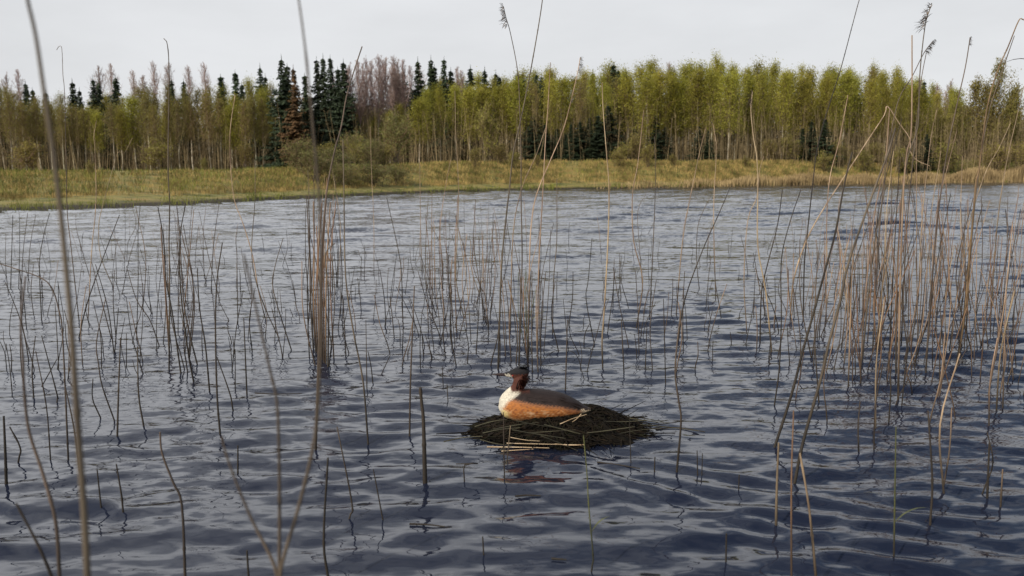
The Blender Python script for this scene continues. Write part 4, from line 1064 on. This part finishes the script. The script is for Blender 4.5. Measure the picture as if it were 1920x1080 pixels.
def make_grebe():
    origin = at_depth(1015, 786, NY - 0.02)
    S = NY / FPX                                # metres per photo pixel at the bird
    def L(px, py): return ((px - 1015) * S, (786 - py) * S)
    def row(px, py, hh, hw): x, z = L(px, py); return (x, z, hh * S, hw * S)
    root = empty('grebe', origin)
    tag(root, 'great crested grebe with rusty flanks and white breast sitting on its nest facing left', 'bird')
    body = loft([row(1110, 768, 2, 6), row(1098, 767, 7, 16), row(1078, 764, 16, 29), row(1050, 760, 25, 38), row(1015, 758, 30, 41), row(982, 758, 31, 40), row(960, 759, 28, 34), row(945, 762, 20, 24), row(937, 764, 10, 13), row(934, 765, 3, 5)])
    neck = loft([row(975, 772, 12, 14), row(958, 765, 20, 24), row(952, 751, 18, 20), row(957, 738, 13.5, 14), row(966, 727, 10.5, 10.5), row(973, 717, 12.5, 12), row(976, 706, 13.5, 11.5), row(976, 696, 8, 7)])
    head = loft([row(992, 694, 3, 4), row(987, 694, 9, 8), row(977, 694.5, 11.5, 9.5), row(966, 695.5, 10, 8.5), row(956, 697, 6.5, 5.5), row(949, 697.5, 4.2, 3.6), row(944, 697.5, 3, 2.6)])
    V, F = [], []
    for v, f in (body, neck, head):
        n = len(V); V += v; F += [tuple(i + n for i in q) for q in f]
    me = bpy.data.meshes.new('body'); me.from_pydata(V, [], F); me.update()
    tmp = bpy.data.objects.new('body_source', me); COL.objects.link(tmp)
    rm = tmp.modifiers.new('remesh', 'REMESH'); rm.mode = 'VOXEL'; rm.voxel_size = 0.0026
    sm = tmp.modifiers.new('smooth', 'SMOOTH'); sm.iterations = 8; sm.factor = 0.5
    dg = bpy.context.evaluated_depsgraph_get(); dg.update()
    bm_ = bpy.data.meshes.new_from_object(tmp.evaluated_get(dg))
    bpy.data.objects.remove(tmp)
    bm_.name = 'body'
    # plumage colours by where they sit on the bird (photo pixel units)
    n = len(bm_.vertices)
    co = np.empty(n * 3); bm_.vertices.foreach_get('co', co); co = co.reshape(-1, 3)
    px = 1015 + co[:, 0] / S; py = 786 - co[:, 2] / S
    lr = np.random.default_rng(9)
    jit = np.sin(co[:, 0] * 420 + co[:, 2] * 130) * np.sin(co[:, 1] * 390 + co[:, 2] * 310) * 1.6 + lr.normal(size=n) * 0.8
    pyj = py + jit; pxj = px + jit * 1.4
    white = np.array([0.52, 0.47, 0.37]); rust = np.array([0.34, 0.120, 0.027]); back = np.array([0.022, 0.014, 0.012]); chest = np.array([0.070, 0.022, 0.013])
    black = np.array([0.010, 0.009, 0.010]); cream = np.array([0.62, 0.47, 0.30])
    col = np.tile(rust, (n, 1)).astype(float)
    def blend(c, f):
        nonlocal col
        f = np.clip(f, 0, 1)[:, None]; col = col * (1 - f) + c * f
    def vnoise(f, k=26):
        return sum(np.sin(co @ (rand_unit(1)[0] * f * rng.uniform(0.6, 1.6)) + rng.random() * 6.28) for _ in range(k)) / math.sqrt(k / 2) * 0.7
    sp = vnoise(420)
    sp2 = vnoise(130)
    blend(cream, (sp * 0.22 + sp2 * 0.14) * (pyj > 758)); blend(chest * 2.0, -sp * 0.4 - sp2 * 0.2)
    blend(np.array([0.60, 0.47, 0.20]), np.where(pyj > 762, (958 - pxj) / 12, 0))
    blend(cream, (pyj - 774) / 10 * 0.5)
    line = np.interp(px, [950, 985, 1010, 1050, 1085, 1110], [737, 743, 747, 752, 762, 769])
    blend(np.array([0.20, 0.085, 0.040]), (line + 7 - pyj) / 6.0)
    blend(back, (line - pyj) / 3.0 + 0.5)
    blend(cream, ((pxj - 1088) / 6) * (pyj > line - 1))
    wl = np.interp(py, [715, 730, 745, 760, 775, 790], [982, 974, 951, 941, 938, 941])
    blend(white, (wl - pxj) / 7 + 0.5)
    hd = (py < 731) & (px < 993)
    blend(chest, np.where(hd, (731 - pyj) / 4, 0) * np.clip((px - 956) / 4, 0, 1))
    blend(white * 0.9, np.where((py < 708) & (py > 698.5), (962 - pxj) / 4, 0))
    blend(black, np.where(py < 705, (696.5 - pyj - (px - 970) * 0.02) / 1.6 + 0.3, 0))
    ca = bm_.color_attributes.new('plumage', 'FLOAT_COLOR', 'POINT')
    ca.data.foreach_set('color', np.concatenate([col, np.ones((n, 1))], 1).ravel())
    def plumage(name, base=None, bump=0.0012, scale=150, stretch=(0.5, 1, 1.4)):
        m = bpy.data.materials.new(name); m.use_nodes = True
        t = m.node_tree; N = t.nodes; Lk = t.links; b = N['Principled BSDF']
        b.inputs['Roughness'].default_value = 0.75; b.inputs['Specular IOR Level'].default_value = 0.25
        tcn = N.new('ShaderNodeTexCoord'); mp = N.new('ShaderNodeMapping'); mp.inputs['Scale'].default_value = stretch
        no = N.new('ShaderNodeTexNoise'); no.inputs['Scale'].default_value = scale; no.inputs['Detail'].default_value = 4
        Lk.new(tcn.outputs['Object'], mp.inputs[0]); Lk.new(mp.outputs[0], no.inputs['Vector'])
        hs = N.new('ShaderNodeHueSaturation')
        mr = N.new('ShaderNodeMapRange'); mr.inputs['From Min'].default_value = 0.3; mr.inputs['From Max'].default_value = 0.7; mr.inputs['To Min'].default_value = 0.7; mr.inputs['To Max'].default_value = 1.25
        Lk.new(no.outputs['Fac'], mr.inputs['Value']); Lk.new(mr.outputs[0], hs.inputs['Value'])
        if base is None:
            at = N.new('ShaderNodeVertexColor'); at.layer_name = 'plumage'; Lk.new(at.outputs[0], hs.inputs['Color'])
        else:
            hs.inputs['Color'].default_value = (*base, 1)
        Lk.new(hs.outputs[0], b.inputs['Base Color'])
        bn = N.new('ShaderNodeBump'); bn.inputs['Distance'].default_value = bump; Lk.new(no.outputs['Fac'], bn.inputs['Height']); Lk.new(bn.outputs[0], b.inputs['Normal'])
        return m
    bm_.materials.clear()
    link_mesh('body', bm_, plumage('grebe_plumage'), root, smooth=True)
    # chestnut ruff: overlapping feather strips fanning down and back from the cheek
    for side in (-1, 1):
        mb = MB()
        for k in range(150):
            a = rng.uniform(R(-30), R(125))
            rr0 = rng.uniform(2, 9)
            x0, z0 = L(975 + rr0 * math.cos(a) * 0.9, 702 + rr0 * math.sin(a))
            d = (math.cos(a) * 0.75, side * rng.uniform(0.1, 0.45), -math.sin(a) - 0.15)
            leaf_strip(mb, (x0, side * (9 + 3 * rng.random()) * S, z0), d, rng.uniform(11, 18) * S, 1.7 * S, 0.35, 4, 0 if rr0 < 7.4 else 1)
        link_mesh('ruff', mb.mesh('ruff'), [plumage('chestnut_feathers', (0.075, 0.024, 0.014)), plumage('black_feathers', (0.012, 0.010, 0.010))], root)
    # two black crest tufts
    for side in (-1, 1):
        mb = MB()
        for k in range(40):
            x0, z0 = L(974 + rng.uniform(-4, 12), 686 + rng.uniform(-1, 4))
            leaf_strip(mb, (x0, side * rng.uniform(2, 7) * S, z0), (1.0, side * 0.25 + rng.normal() * 0.08, 0.75 + rng.normal() * 0.15), rng.uniform(9, 15) * S, 1.0 * S, 0.1, 4)
        link_mesh('crest', mb.mesh('crest'), plumage('crest_feathers', (0.010, 0.009, 0.010)), root)
    # bill
    v, f = loft([row(950, 698, 3.6, 3.4), row(944, 697.6, 3.3, 2.6), row(936, 697.4, 2.7, 2.0), row(928, 697.4, 1.7, 1.2), row(921, 697.8, 0.4, 0.4)], 12)
    bme = bpy.data.meshes.new('bill'); bme.from_pydata(v, [], f); bme.update()
    link_mesh('bill', bme, mat('grebe_bill', (0.015, 0.010, 0.010), (0.04, 0.022, 0.020), 200, 0.4), root, smooth=True)
    for side in (-1, 1):
        bpy_me = bpy.data.meshes.new('eye')
        import bmesh
        b = bmesh.new(); bmesh.ops.create_uvsphere(b, u_segments=12, v_segments=8, radius=1.6 * S)
        x, z = L(961, 698.5); bmesh.ops.translate(b, verts=b.verts, vec=(x, side * 7.0 * S, z)); b.to_mesh(bpy_me); b.free()
        link_mesh('eye', bpy_me, mat('red_eye', (0.22, 0.01, 0.008), (0.35, 0.02, 0.01), 50, 0.15), root, smooth=True)
    # folded wing feathers on the back, and the tuft of the tail
    for side in (-1, 1):
        mb = MB()
        for k in range(150):
            f = rng.random()
            pxx = 985 + 88 * f; ang = rng.uniform(R(34), R(75))
            hw = np.interp(pxx, [980, 1015, 1050, 1078, 1098], [40, 41, 38, 29, 16]); hh = np.interp(pxx, [980, 1015, 1050, 1078, 1098], [31, 30, 25, 16, 7]); cy = np.interp(pxx, [980, 1050, 1098], [758, 760, 767])
            x0, z0 = L(pxx, cy - hh * math.sin(ang) * 1.01)
            leaf_strip(mb, (x0, side * hw * S * math.cos(ang) * 1.02, z0), (1.0, -side * 0.18 * f, -0.16 - 0.25 * f), rng.uniform(14, 24) * S, 2.2 * S, 0.12, 4)
        link_mesh('wing', mb.mesh('wing'), plumage('wing_feathers', (0.022, 0.014, 0.012)), root)
    mb = MB()
    for k in range(60):
        x0, z0 = L(1092 + rng.uniform(-6, 6), 766 + rng.uniform(-3, 5))
        leaf_strip(mb, (x0, rng.uniform(-9, 9) * S, z0), (1.0, rng.normal() * 0.2, -0.25 + rng.normal() * 0.15), rng.uniform(12, 20) * S, 1.1 * S, 0.2, 4)
    link_mesh('tail', mb.mesh('tail'), plumage('tail_feathers', (0.40, 0.29, 0.19)), root)
make_grebe()
